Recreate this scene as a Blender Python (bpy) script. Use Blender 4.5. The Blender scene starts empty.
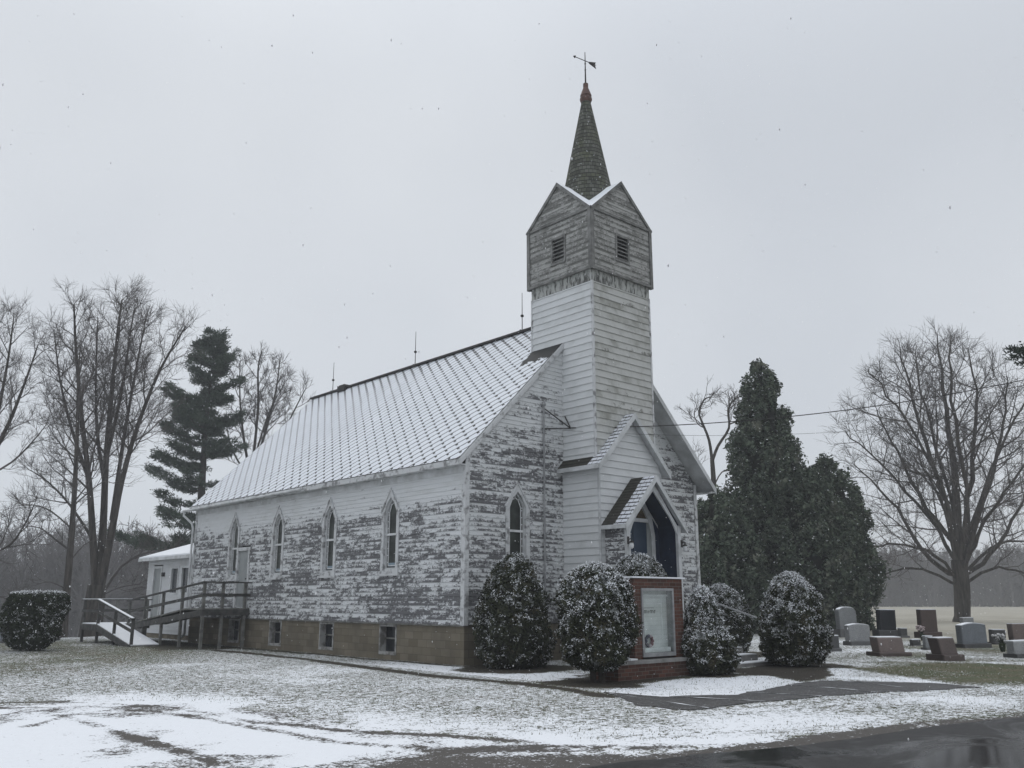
import bpy, math, random
import numpy as np
from mathutils import Vector, Matrix
R = math.radians
C = bpy.context.scene.collection
scene = bpy.context.scene
rng = np.random.default_rng(7)
random.seed(7)

# ------------------------------------------------------------------ camera
CAM = np.array([-14.6014, -18.0268, 1.6])
PITCH, YAW, FPX = 0.2355, 0.73245, 897.45
cam = bpy.data.cameras.new('camera')
cam.sensor_width = 36.0
cam.lens = 36.0 * FPX / 1024.0
cam.clip_start = 0.05
cam.clip_end = 4000
camo = bpy.data.objects.new('camera', cam)
C.objects.link(camo)
camo.location = CAM.tolist()
camo.rotation_euler = (math.pi / 2 + PITCH, 0, -YAW)
scene.camera = camo

# ------------------------------------------------------------------ sky, sun, exposure
SUN_EL, SUN_ROT = R(52), R(200)
w = bpy.data.worlds.new('World')
scene.world = w
w.use_nodes = True
nt = w.node_tree
nt.nodes.clear()
wo = nt.nodes.new('ShaderNodeOutputWorld')
bg = nt.nodes.new('ShaderNodeBackground')
sky = nt.nodes.new('ShaderNodeTexSky')
sky.sky_type = 'NISHITA'
sky.sun_disc = False
sky.sun_elevation = SUN_EL
sky.sun_rotation = SUN_ROT
tcw = nt.nodes.new('ShaderNodeTexCoord')
nzw = nt.nodes.new('ShaderNodeTexNoise')
nzw.inputs['Scale'].default_value = 1.7
nzw.inputs['Detail'].default_value = 3
nt.links.new(tcw.outputs['Generated'], nzw.inputs['Vector'])
rw = nt.nodes.new('ShaderNodeValToRGB')          # overcast layer, faint cloud texture
rw.color_ramp.elements[0].position = 0.36
rw.color_ramp.elements[0].color = (5.62, 5.93, 6.38, 1)
rw.color_ramp.elements[1].position = 0.66
rw.color_ramp.elements[1].color = (6.58, 6.86, 7.22, 1)
nt.links.new(nzw.outputs['Fac'], rw.inputs['Fac'])
mxw = nt.nodes.new('ShaderNodeMixRGB')
mxw.inputs['Fac'].default_value = 0.94
nt.links.new(sky.outputs['Color'], mxw.inputs['Color1'])
sxw = nt.nodes.new('ShaderNodeSeparateXYZ')           # an overcast sky is brighter overhead than low down
nt.links.new(tcw.outputs['Generated'], sxw.inputs[0])
mrw = nt.nodes.new('ShaderNodeMapRange')
mrw.interpolation_type = 'SMOOTHSTEP'
for i_, v_ in enumerate((.45, 1.0, 1.0, 1.75)): mrw.inputs[i_ + 1].default_value = v_
nt.links.new(sxw.outputs[2], mrw.inputs[0])
vmw = nt.nodes.new('ShaderNodeVectorMath')
vmw.operation = 'SCALE'
nt.links.new(rw.outputs['Color'], vmw.inputs[0])
nt.links.new(mrw.outputs[0], vmw.inputs['Scale'])
nt.links.new(vmw.outputs[0], mxw.inputs['Color2'])
nt.links.new(mxw.outputs['Color'], bg.inputs['Color'])
bg.inputs['Strength'].default_value = 0.1
nt.links.new(bg.outputs['Background'], wo.inputs['Surface'])

sun = bpy.data.lights.new('sun', 'SUN')
sun.energy = 0.6
sun.angle = R(25)
sun.color = (1.0, 0.97, 0.93)
suno = bpy.data.objects.new('sun', sun)
C.objects.link(suno)
suno.rotation_euler = (math.pi / 2 - SUN_EL, 0, math.pi - SUN_ROT + math.pi)

vs = scene.view_settings
vs.view_transform = 'Standard'
vs.look = 'None'
vs.exposure = 0.16
vs.gamma = 1.0
vs.use_curve_mapping = False
scene.cycles.use_denoising = True
scene.cycles.max_bounces = 6
scene.cycles.diffuse_bounces = 3
scene.cycles.glossy_bounces = 3
scene.cycles.transparent_max_bounces = 8
scene.cycles.volume_bounces = 1
scene.cycles.sample_clamp_indirect = 6.0

# pixel <-> place helpers used only to look up measured places of the real scene
FWD = np.array([math.sin(YAW) * math.cos(PITCH), math.cos(YAW) * math.cos(PITCH), math.sin(PITCH)])
RGT = np.array([math.cos(YAW), -math.sin(YAW), 0.0])
UPV = np.cross(RGT, FWD)
def ray(u, v): return FWD + RGT * (u - 512) / FPX - UPV * (v - 384) / FPX
def gp(u, v, z=0.0):
    d = ray(u, v); t = (z - CAM[2]) / d[2]
    return CAM + t * d
def dp(u, v, t): return CAM + t * ray(u, v)
F2 = np.array([math.sin(YAW), math.cos(YAW), 0.0])
def qp(b, u, v, dd=0.0):
    r_ = ray(u, v); return CAM + r_ * (np.dot(np.asarray(b) + F2 * dd - CAM, F2) / np.dot(r_, F2))

# ------------------------------------------------------------------ mesh helpers
class MB:
    def __init__(s): s.v = []; s.f = []; s.m = []
    def add(s, vs_, fs, mi=0):
        n = len(s.v)
        s.v += [tuple(map(float, p)) for p in vs_]
        for f in fs: s.f.append([i + n for i in f]); s.m.append(mi)
    def box(s, x0, x1, y0, y1, z0, z1, mi=0):
        P = [(x, y, z) for z in (z0, z1) for y in (y0, y1) for x in (x0, x1)]
        s.add(P, [(0, 2, 3, 1), (4, 5, 7, 6), (0, 1, 5, 4), (2, 6, 7, 3), (0, 4, 6, 2), (1, 3, 7, 5)], mi)
    def bar(s, a, b, wd, hg, up=(0, 0, 1), mi=0):
        a = np.array(a, float); b = np.array(b, float); d = b - a; d /= np.linalg.norm(d)
        u = np.array(up, float); sd = np.cross(d, u)
        if np.linalg.norm(sd) < 1e-6: sd = np.cross(d, (1, 0, 0))
        sd /= np.linalg.norm(sd); u = np.cross(sd, d)
        P = []
        for c in (a, b):
            for i, j in ((-1, -1), (1, -1), (1, 1), (-1, 1)): P.append(c + sd * i * wd / 2 + u * j * hg / 2)
        s.add(P, [(3, 2, 1, 0), (4, 5, 6, 7), (0, 1, 5, 4), (1, 2, 6, 5), (2, 3, 7, 6), (3, 0, 4, 7)], mi)
    def tube(s, pts, rad, n=8, cap=True, mi=0):
        pts = np.array(pts, float)
        if np.isscalar(rad): rad = [rad] * len(pts)
        rings = []; t0 = pts[1] - pts[0]; t0 = t0 / np.linalg.norm(t0)
        ref = np.array((0, 0, 1.)) if abs(t0[2]) < .9 else np.array((1., 0, 0))
        nn = np.cross(t0, ref); nn /= np.linalg.norm(nn)
        V = []
        for i, p in enumerate(pts):
            t = pts[min(i + 1, len(pts) - 1)] - pts[max(i - 1, 0)]; L = np.linalg.norm(t)
            t = t / L if L > 1e-9 else t0
            nn = nn - t * np.dot(nn, t); nn /= max(np.linalg.norm(nn), 1e-9); bb = np.cross(t, nn)
            for k in range(n):
                a = 2 * math.pi * k / n
                V.append(p + rad[i] * (math.cos(a) * nn + math.sin(a) * bb))
        F = []
        for i in range(len(pts) - 1):
            for k in range(n):
                k2 = (k + 1) % n
                F.append((i * n + k, i * n + k2, (i + 1) * n + k2, (i + 1) * n + k))
        if cap:
            F.append(tuple(range(n))[::-1]); F.append(tuple((len(pts) - 1) * n + k for k in range(n)))
        s.add(V, F, mi)
    def prism(s, poly, fn, d0, d1, mi=0):
        n = len(poly)
        V = [fn(a, b, d0) for a, b in poly] + [fn(a, b, d1) for a, b in poly]
        F = [tuple(range(n))[::-1], tuple(range(n, 2 * n))] + [(i, (i + 1) % n, n + (i + 1) % n, n + i) for i in range(n)]
        s.add(V, F, mi)
    def ring(s, outer, inner, fn, d0, d1, mi=0):
        n = len(outer)
        V = [fn(a, b, d) for d in (d0, d1) for P in (outer, inner) for a, b in P]
        F = []
        for i in range(n):
            j = (i + 1) % n
            F += [(2 * n + i, 2 * n + j, 3 * n + j, 3 * n + i), (i, n + i, n + j, j), (i, j, 2 * n + j, 2 * n + i), (n + i, 3 * n + i, 3 * n + j, n + j)]
        s.add(V, F, mi)
    def lathe(s, prof, c, n=16, mi=0):
        V = []; F = []
        for r, z in prof:
            for k in range(n):
                a = 2 * math.pi * k / n; V.append((c[0] + r * math.cos(a), c[1] + r * math.sin(a), c[2] + z))
        for i in range(len(prof) - 1):
            for k in range(n):
                k2 = (k + 1) % n; F.append((i * n + k, i * n + k2, (i + 1) * n + k2, (i + 1) * n + k))
        F.append(tuple((len(prof) - 1) * n + k for k in range(n))); F.append(tuple(range(n))[::-1])
        s.add(V, F, mi)
    def build(s, name, mats, parent=None, smooth=False):
        off = np.array(wloc(parent)) if parent else np.zeros(3)
        me = bpy.data.meshes.new(name)
        me.from_pydata([tuple(np.array(p) - off) for p in s.v], [], s.f)
        if not isinstance(mats, (list, tuple)): mats = [mats]
        for m in mats: me.materials.append(m)
        if len(mats) > 1: me.polygons.foreach_set('material_index', s.m)
        if smooth: me.polygons.foreach_set('use_smooth', [True] * len(s.f))
        me.update()
        o = bpy.data.objects.new(name, me); C.objects.link(o)
        if parent: o.parent = parent
        return o
def wloc(o):
    p = np.zeros(3)
    while o is not None:
        p = p + np.array(o.location); o = o.parent
    return p
def np_mesh(name, V, F, mats, parent=None, mi=None, smooth=False):
    off = wloc(parent) if parent else np.zeros(3)
    V = np.asarray(V, np.float32) - off.astype(np.float32); F = np.asarray(F, np.int32)
    k = F.shape[1]
    me = bpy.data.meshes.new(name)
    me.vertices.add(len(V)); me.vertices.foreach_set('co', V.ravel())
    me.loops.add(F.size); me.loops.foreach_set('vertex_index', F.ravel())
    me.polygons.add(len(F)); me.polygons.foreach_set('loop_start', np.arange(len(F), dtype=np.int32) * k)
    if not isinstance(mats, (list, tuple)): mats = [mats]
    for m in mats: me.materials.append(m)
    if mi is not None: me.polygons.foreach_set('material_index', np.asarray(mi, np.int32))
    if smooth: me.polygons.foreach_set('use_smooth', np.ones(len(F), bool))
    me.update(calc_edges=True)
    o = bpy.data.objects.new(name, me); C.objects.link(o)
    if parent: o.parent = parent
    return o
def tag(o, label=None, cat=None, group=None, kind=None):
    if label: o['label'] = label
    if cat: o['category'] = cat
    if group: o['group'] = group
    if kind: o['kind'] = kind
    return o
def empty(name, loc, label, cat, group=None):
    o = bpy.data.objects.new(name, None); C.objects.link(o)
    o.location = tuple(map(float, loc)); o.empty_display_size = 0.3
    return tag(o, label, cat, group)

# ------------------------------------------------------------------ material helper
class NT:
    def __init__(s, name, rough=0.8, spec=0.3):
        s.mat = bpy.data.materials.new(name); s.mat.use_nodes = True
        s.t = s.mat.node_tree; s.p = s.t.nodes['Principled BSDF']
        s.p.inputs['Roughness'].default_value = rough
        s.p.inputs['Specular IOR Level'].default_value = spec
        s.tc = s.t.nodes.new('ShaderNodeTexCoord'); s.obj = s.tc.outputs['Object']
        s.xyz = None
    def sep(s):
        if s.xyz is None:
            n = s.t.nodes.new('ShaderNodeSeparateXYZ'); s.t.links.new(s.obj, n.inputs[0]); s.xyz = n.outputs
        return s.xyz
    def put(s, sock, v):
        if isinstance(v, bpy.types.NodeSocket): s.t.links.new(v, sock)
        elif isinstance(v, (tuple, list)) and len(v) == 3 and sock.type == 'RGBA': sock.default_value = (*v, 1)
        else: sock.default_value = v
    def m(s, op, a, b=0.0, c=0.0):
        n = s.t.nodes.new('ShaderNodeMath'); n.operation = op
        s.put(n.inputs[0], a); s.put(n.inputs[1], b); s.put(n.inputs[2], c)
        return n.outputs[0]
    def vec(s, x, y, z):
        n = s.t.nodes.new('ShaderNodeCombineXYZ')
        s.put(n.inputs[0], x); s.put(n.inputs[1], y); s.put(n.inputs[2], z); return n.outputs[0]
    def noise(s, scale, detail=3, rough=.55, vec=None, dist=0.0):
        n = s.t.nodes.new('ShaderNodeTexNoise')
        n.inputs['Scale'].default_value = scale; n.inputs['Detail'].default_value = detail
        n.inputs['Roughness'].default_value = rough; n.inputs['Distortion'].default_value = dist
        s.t.links.new(vec if vec is not None else s.obj, n.inputs['Vector']); return n.outputs['Fac']
    def smooth(s, x, a, b, lo=0.0, hi=1.0):
        n = s.t.nodes.new('ShaderNodeMapRange'); n.interpolation_type = 'SMOOTHSTEP'
        s.put(n.inputs[0], x); n.inputs[1].default_value = a; n.inputs[2].default_value = b
        n.inputs[3].default_value = lo; n.inputs[4].default_value = hi; return n.outputs[0]
    def mix(s, f, a, b):
        n = s.t.nodes.new('ShaderNodeMixRGB'); s.put(n.inputs[0], f); s.put(n.inputs[1], a); s.put(n.inputs[2], b); return n.outputs[0]
    def attr(s, name):
        n = s.t.nodes.new('ShaderNodeAttribute'); n.attribute_name = name; return n.outputs['Fac']
    def col(s, c): s.put(s.p.inputs['Base Color'], c); return s
    def rough(s, r): s.put(s.p.inputs['Roughness'], r); return s
    def bump(s, h, strength=.3, dist=.02):
        n = s.t.nodes.new('ShaderNodeBump'); n.inputs['Strength'].default_value = strength; n.inputs['Distance'].default_value = dist
        s.put(n.inputs['Height'], h); s.t.links.new(n.outputs[0], s.p.inputs['Normal']); return s
    def normal_z(s):
        g = s.t.nodes.new('ShaderNodeNewGeometry'); q = s.t.nodes.new('ShaderNodeSeparateXYZ')
        s.t.links.new(g.outputs['Normal'], q.inputs[0]); return q.outputs[2]

SNOW = (.80, .82, .85)
def simple(name, c1, c2, scale=3, rough=.8, spec=.3, detail=5, b=0.0, lo=.3, hi=.7):
    n = NT(name, rough, spec); f = n.noise(scale, detail, .6)
    n.col(n.mix(n.smooth(f, lo, hi), c1, c2))
    if b: n.bump(n.noise(scale * 6, 4), b, .01)
    return n.mat

def siding_mat(name, paint, wood, exposure, z0, bias, protect=None, dirt=.25, dirtcol=(.30, .30, .27)):
    n = NT(name, .75, .2); x, y, z = n.sep()
    s_ = n.m('ADD', x, y)
    row = n.m('FLOOR', n.m('DIVIDE', n.m('SUBTRACT', z, z0), exposure))
    fr = n.m('FRACT', n.m('DIVIDE', n.m('SUBTRACT', z, z0), exposure))
    v1 = n.vec(n.m('MULTIPLY', s_, 1.35), n.m('MULTIPLY', row, 13.71), n.m('MULTIPLY', z, 1.0))
    a = n.noise(1.0, 5, .68, v1, .4)
    row2 = n.m('FLOOR', n.m('DIVIDE', n.m('ADD', n.m('SUBTRACT', z, z0), n.m('MULTIPLY', n.m('SUBTRACT', n.noise(6, 3, .6), .5), .05)), exposure * .5))
    v2 = n.vec(n.m('MULTIPLY', s_, 2.6), n.m('MULTIPLY', row2, 15.3), 0)
    b_ = n.noise(1.0, 6, .72, v2, .1)
    c_ = n.noise(1.0, 4, .7, n.vec(n.m('MULTIPLY', s_, 11.0), row, n.m('MULTIPLY', z, 34.0)))
    big = n.noise(.45, 2, .5)
    val = n.m('ADD', n.m('ADD', n.m('MULTIPLY', a, .34), n.m('ADD', n.m('MULTIPLY', b_, .41), n.m('MULTIPLY', c_, .34))), n.m('MULTIPLY', big, .10))
    val = n.m('ADD', val, n.m('MULTIPLY', n.m('SUBTRACT', .45, fr), .06))
    brd = n.m('FLOOR', n.m('ADD', n.m('DIVIDE', s_, 2.3), n.m('MULTIPLY', row, .618)))
    bv = n.noise(1.0, 0, .5, n.vec(n.m('MULTIPLY', brd, 7.13), n.m('MULTIPLY', row, 3.77), 2.5))
    val = n.m('ADD', val, n.m('MULTIPLY', n.m('SUBTRACT', bv, .5), .13))
    val = n.m('ADD', val, bias)
    if protect:
        for (sock, lo, hi, amt) in protect:
            src = {'z': z, 'x': x, 'y': y}[sock]
            val = n.m('SUBTRACT', val, n.smooth(src, lo, hi, 0, amt))
    peel = n.smooth(val, .635, .70)
    wv = n.noise(1.0, 4, .7, n.vec(n.m('MULTIPLY', s_, 3.0), row, n.m('MULTIPLY', z, 60.0)))
    wc = n.mix(wv, tuple(c * .65 for c in wood), tuple(c * 1.35 for c in wood))
    dv = n.noise(1.0, 5, .65, n.vec(n.m('MULTIPLY', s_, 1.1), n.m('MULTIPLY', row, 2.1), n.m('MULTIPLY', z, .8)))
    pc = n.mix(n.smooth(dv, .42, .75, 0, dirt), paint, dirtcol)
    n.col(n.mix(peel, pc, wc))
    n.bump(n.m('SUBTRACT', 1, peel), .5, .003)
    return n.mat

EXPO = .118
ZB = .97
M = {}
M['peel_side'] = siding_mat('peeling_clapboard_side', (.64, .655, .665), (.125, .125, .13), EXPO, ZB, .080, [('z', 3.7, 4.9, .17)])
M['peel_front'] = siding_mat('peeling_clapboard_front', (.62, .635, .64), (.12, .12, .125), EXPO, ZB, .072, [('z', 4.6, 8.2, .09)])
M['white_side'] = siding_mat('white_clapboard', (.64, .655, .66), (.17, .17, .165), .2, ZB, -.17, None, .35, (.33, .34, .33))
M['tower_front'] = siding_mat('stained_clapboard', (.50, .505, .485), (.17, .168, .15), .2, ZB, -.035, [('z', 7.4, 4.9, .10)], .92, (.22, .22, .19))
M['belfry'] = siding_mat('weathered_board', (.36, .36, .345), (.165, .165, .155), .17, 10.9, .075, None, .85, (.20, .20, .188))
M['trim'] = simple('white_trim_paint', (.42, .43, .43), (.62, .635, .645), 2.2, .6, b=.1)
M['trim_worn'] = simple('worn_trim_paint', (.22, .22, .22), (.56, .57, .575), 4.5, .7, detail=8, b=.1, lo=.36, hi=.52)
M['trim_cellar'] = simple('cellar_frame', (.16, .155, .145), (.36, .36, .35), 4.5, .8, detail=8, b=.1, lo=.38, hi=.6)
M['grey_wood'] = simple('weathered_grey_wood', (.085, .085, .08), (.2, .2, .185), 4, .85, b=.2)
M['dark_wood'] = simple('damp_dark_wood', (.035, .035, .034), (.085, .083, .078), 4, .8, b=.2)
M['belfry_trim'] = simple('belfry_trim', (.10, .10, .095), (.24, .24, .23), 3, .85, b=.1)

# hollow tan block foundation
n = NT('tan_block', .9, .1); x, y, z = n.sep(); s_ = n.m('ADD', x, y)
zz = n.m('DIVIDE', n.m('SUBTRACT', ZB, z), .195); rr = n.m('FLOOR', zz)
ss = n.m('ADD', n.m('DIVIDE', s_, .4), n.m('MULTIPLY', n.m('MODULO', rr, 2), .5))
jz = n.m('LESS_THAN', n.m('FRACT', zz), .07); js = n.m('LESS_THAN', n.m('FRACT', ss), .035)
mort = n.m('MAXIMUM', jz, js)
hv = n.noise(1.0, 1, .5, n.vec(n.m('MULTIPLY', n.m('FLOOR', ss), 3.17), n.m('MULTIPLY', rr, 7.3), 0))
bc = n.mix(n.smooth(hv, .35, .65), (.150, .130, .096), (.205, .180, .138))
bc = n.mix(n.smooth(n.noise(1.3, 5), .4, .7, 0, .5), bc, (.105, .095, .075))
n.col(n.mix(n.m('MULTIPLY', mort, .6), bc, (.09, .08, .065)))
n.bump(n.m('ADD', n.m('SUBTRACT', 1, mort), n.m('MULTIPLY', n.noise(40, 3), .3)), .4, .008)
M['block'] = n.mat

# red brick
def brick_mat():
    n = NT('red_brick', .9, .15); x, y, z = n.sep(); s_ = n.m('ADD', x, y)
    zz = n.m('DIVIDE', z, .075); rr = n.m('FLOOR', zz)
    ss = n.m('ADD', n.m('DIVIDE', s_, .215), n.m('MULTIPLY', n.m('MODULO', rr, 2), .5))
    mort = n.m('MAXIMUM', n.m('LESS_THAN', n.m('FRACT', zz), .15), n.m('LESS_THAN', n.m('FRACT', ss), .055))
    hv = n.noise(1.0, 1, .5, n.vec(n.m('MULTIPLY', n.m('FLOOR', ss), 3.17), n.m('MULTIPLY', rr, 7.3), 0))
    c = n.mix(n.smooth(hv, .3, .7), (.062, .032, .024), (.125, .060, .044))
    c = n.mix(n.smooth(n.noise(2.5, 5), .45, .7, 0, .5), c, (.055, .042, .037))
    n.col(n.mix(mort, c, (.12, .105, .095)))
    n.bump(n.m('SUBTRACT', 1, mort), .4, .008)
    return n.mat
M['brick'] = brick_mat()
M['snow'] = (lambda n: n.col(n.mix(n.noise(4, 4), (.74, .76, .79), (.84, .86, .885))).bump(n.noise(12, 5), .35, .03))(NT('fresh_snow', .7, .3)).mat
n = NT('snow_on_boards', .7, .3); n.col(n.mix(n.smooth(n.noise(9, 5, .7), .55, .72, 0, .35), (.78, .80, .83), (.35, .34, .33))); M['snow_deck'] = n.mat

# main roof: diamond-laid shingles under a thin snow cover that leaves their dark edges bare
ROOF_S = .995; ROOF_Z = 10.26; ROOF_L = math.hypot(1, ROOF_S)
n = NT('snowy_shingle', .75, .25); x, y, z = n.sep()
sl = n.m('MULTIPLY', n.m('ABSOLUTE', n.m('SUBTRACT', x, 4.875)), ROOF_L)
wob = n.m('MULTIPLY', n.m('SUBTRACT', n.noise(1.7, 3, .6), .5), .10)
qa = n.m('DIVIDE', y, -.53); qb = n.m('DIVIDE', sl, .42)
u_ = n.m('ADD', n.m('ADD', qa, qb), wob); v_ = n.m('ADD', n.m('SUBTRACT', qa, qb), wob)
fu = n.m('FRACT', u_); fv = n.m('FRACT', v_)
cell = n.noise(1.0, 0, .5, n.vec(n.m('MULTIPLY', n.m('FLOOR', u_), 3.17), n.m('MULTIPLY', n.m('FLOOR', v_), 5.3), 0))
fine = n.noise(9, 4, .6); big = n.noise(.5, 3, .5)
w0 = n.m('ADD', .215, n.m('ADD', n.m('MULTIPLY', n.m('SUBTRACT', fine, .5), .14), n.m('MULTIPLY', n.m('SUBTRACT', big, .5), .26)))
w0 = n.m('ADD', w0, n.m('ADD', n.m('MULTIPLY', n.m('SUBTRACT', cell, .5), .10), n.smooth(sl, 2.6, .4, 0, .05)))
w0 = n.m('ADD', w0, n.smooth(y, 4.0, -.4, 0, .025))
colm = n.m('LESS_THAN', fv, w0)
spot = n.m('MULTIPLY', colm, n.m('MAXIMUM', n.m('LESS_THAN', fu, .44), n.smooth(sl, 1.6, .3, .0, .6)))
spot = n.m('MAXIMUM', spot, n.m('MULTIPLY', colm, .05))
line = n.m('MULTIPLY', n.m('LESS_THAN', fu, n.m('ADD', .10, n.m('MULTIPLY', fine, .10))), n.smooth(n.noise(1.6, 4, .6), .28, .58, .45, 1.15))
line = n.m('MULTIPLY', line, n.smooth(y, 15.0, 0.0, .7, 1.3))
dk = n.m('MAXIMUM', spot, line)
shel = n.m('MULTIPLY', n.m('GREATER_THAN', n.m('SUBTRACT', x, n.m('ADD', 2.62, n.m('MULTIPLY', n.noise(4, 4), .9))), 0), n.m('LESS_THAN', n.m('ADD', y, n.m('MULTIPLY', fine, .35)), 1.42))
shel = n.m('MULTIPLY', shel, n.m('LESS_THAN', x, 6.2))
edge = n.m('GREATER_THAN', sl, n.m('ADD', 7.19, n.m('MULTIPLY', fine, .08)))
edge = n.m('MAXIMUM', edge, n.m('LESS_THAN', n.m('ADD', y, n.m('MULTIPLY', fine, .06)), .02))
dk = n.m('MAXIMUM', dk, n.m('MAXIMUM', shel, edge))
n.col(n.mix(dk, n.mix(n.noise(1.2, 4), (.64, .67, .71), (.77, .79, .83)), n.mix(n.noise(7, 3), (.012, .013, .014), (.036, .036, .035))))
n.bump(n.m('MULTIPLY', n.m('SUBTRACT', 1, dk), .6), .5, .01)
M['roof'] = n.mat

def small_roof(name, ysplit, soft):
    n = NT(name, .85, .15); x, y, z = n.sep()
    wv = n.m('DIVIDE', z, .115); fw = n.m('FRACT', wv); row = n.m('FLOOR', wv)
    tab = n.m('FRACT', n.m('ADD', n.m('DIVIDE', y, .2), n.m('MULTIPLY', row, .37)))
    th = n.m('ADD', y, n.m('MULTIPLY', n.m('SUBTRACT', n.noise(1.0, 3, .6, n.vec(n.m('MULTIPLY', y, 3), n.m('MULTIPLY', row, 2.3), 0)), .5), soft))
    sn = n.m('MULTIPLY', n.m('LESS_THAN', th, ysplit), n.m('MULTIPLY', n.m('GREATER_THAN', n.m('ADD', fw, n.m('MULTIPLY', n.noise(14, 3), .3)), .42), n.m('GREATER_THAN', n.m('ADD', tab, n.m('MULTIPLY', n.noise(22, 2), .2)), .17)))
    base = n.mix(n.noise(9, 5, .7), (.020, .020, .018), (.075, .071, .060))
    base = n.mix(n.m('MULTIPLY', n.m('LESS_THAN', fw, .12), .7), base, (.012, .012, .011))
    n.col(n.mix(sn, base, (.68, .70, .74)))
    n.bump(fw, .3, .02)
    return n.mat
M['vest_roof'] = small_roof('vestibule_shingle', -1.18, .1)
M['porch_roof'] = small_roof('porch_shingle', -1.88, .2)
n = NT('spire_shingle', .9, .1); x, y, z = n.sep()
wv = n.m('DIVIDE', z, .14); fw = n.m('FRACT', wv)
an = n.m('ARCTAN2', n.m('SUBTRACT', y, 0), n.m('SUBTRACT', x, 4.875))
tb = n.m('ADD', n.m('MULTIPLY', an, 5.1), n.m('MULTIPLY', n.m('MODULO', n.m('FLOOR', wv), 2), .5))
cell = n.noise(1.0, 0, .5, n.vec(n.m('MULTIPLY', n.m('FLOOR', tb), 3.9), n.m('MULTIPLY', n.m('FLOOR', wv), 5.7), 0))
base = n.mix(n.smooth(cell, .25, .75), (.072, .074, .062), (.15, .152, .135))
base = n.mix(n.smooth(n.noise(2.2, 5, .65), .48, .68, 0, .75), base, (.125, .132, .09))
base = n.mix(n.m('MAXIMUM', n.m('LESS_THAN', fw, .16), n.m('LESS_THAN', n.m('FRACT', tb), .07)), base, (.022, .022, .02))
fl = n.m('GREATER_THAN', n.noise(11, 3, .6), .69)
n.col(n.mix(fl, base, (.5, .52, .54)))
n.bump(fw, .4, .03)
M['spire'] = n.mat

def glass_mat(name, c, rough=.12):
    n = NT(name, rough, .25); n.col(n.mix(n.smooth(n.noise(2.2, 2), .35, .65), c, tuple(k * 2.6 for k in c))); return n.mat
M['pane'] = glass_mat('leaded_glass', (.018, .021, .018), .3)
M['dark_pane'] = glass_mat('dark_window_glass', (.015, .017, .02))
M['came'] = simple('white_came', (.55, .56, .56), (.7, .71, .72), 5)
M['pale_blue'] = simple('pale_blue_glass', (.16, .22, .27), (.28, .35, .4), 5, .3)
M['navy'] = simple('navy_paint', (.010, .019, .042), (.018, .032, .066), 3, .5)
M['door_blue'] = simple('blue_door_paint', (.022, .040, .070), (.035, .055, .088), 2, .45)
M['grey_door'] = simple('pale_grey_door', (.22, .235, .235), (.31, .325, .325), 1.5, .5)
M['transom'] = simple('amber_glass', (.05, .035, .02), (.12, .09, .05), 8, .25)
M['copper'] = simple('rusty_copper', (.075, .042, .036), (.135, .075, .06), 6, .6)
M['iron'] = simple('black_iron', (.02, .02, .02), (.05, .045, .042), 6, .55)
M['galv'] = simple('galvanised_metal', (.2, .205, .21), (.32, .325, .33), 5, .45)
M['lamp_white'] = simple('opal_glass', (.62, .63, .64), (.7, .71, .72), 3, .25)
M['concrete'] = simple('old_concrete', (.16, .155, .15), (.28, .275, .265), 3, .9, b=.2)
n = NT('bark_brown_grey', .95, .1)
n.col(n.mix(n.smooth(n.noise(1.0, 5, .7, n.vec(n.m('MULTIPLY', n.sep()[0], 6), n.m('MULTIPLY', n.sep()[1], 6), n.m('MULTIPLY', n.sep()[2], .9))), .3, .7), (.030, .027, .024), (.095, .085, .076)))
n.bump(n.noise(9, 5, .7), .6, .03); M['bark'] = n.mat
M['twig'] = simple('twig_bark', (.060, .054, .051), (.125, .114, .108), .6, .95, .1)
M['pine_bark'] = simple('pine_bark', (.028, .024, .021), (.06, .052, .045), 4, .95, .1, b=.4)

def leaf_mat(name, c1, c2, scale, snow_lo=None, snow_hi=1.0, c3=None):
    n = NT(name, .85, .12); f = n.noise(scale, 4, .6)
    c = n.mix(n.smooth(f, .3, .7), c1, c2)
    if c3: c = n.mix(n.smooth(n.noise(scale * .35, 2), .55, .7), c, c3)
    n.col(c); return n.mat
M['cedar'] = leaf_mat('cedar_foliage', (.030, .044, .031), (.115, .140, .098), 3.2, c3=(.16, .168, .13))
M['pine'] = leaf_mat('pine_needles', (.022, .036, .026), (.075, .10, .072), 1.4)
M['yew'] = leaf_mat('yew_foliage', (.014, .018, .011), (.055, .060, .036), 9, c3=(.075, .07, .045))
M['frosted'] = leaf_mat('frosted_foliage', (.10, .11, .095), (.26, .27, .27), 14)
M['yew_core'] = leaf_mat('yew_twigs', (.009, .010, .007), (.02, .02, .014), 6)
M['hedge'] = leaf_mat('boxwood_foliage', (.010, .016, .009), (.036, .046, .024), 8)
M['wood_far'] = simple('far_bare_wood', (.11, .103, .100), (.19, .18, .176), .05, .95, .05)

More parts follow.
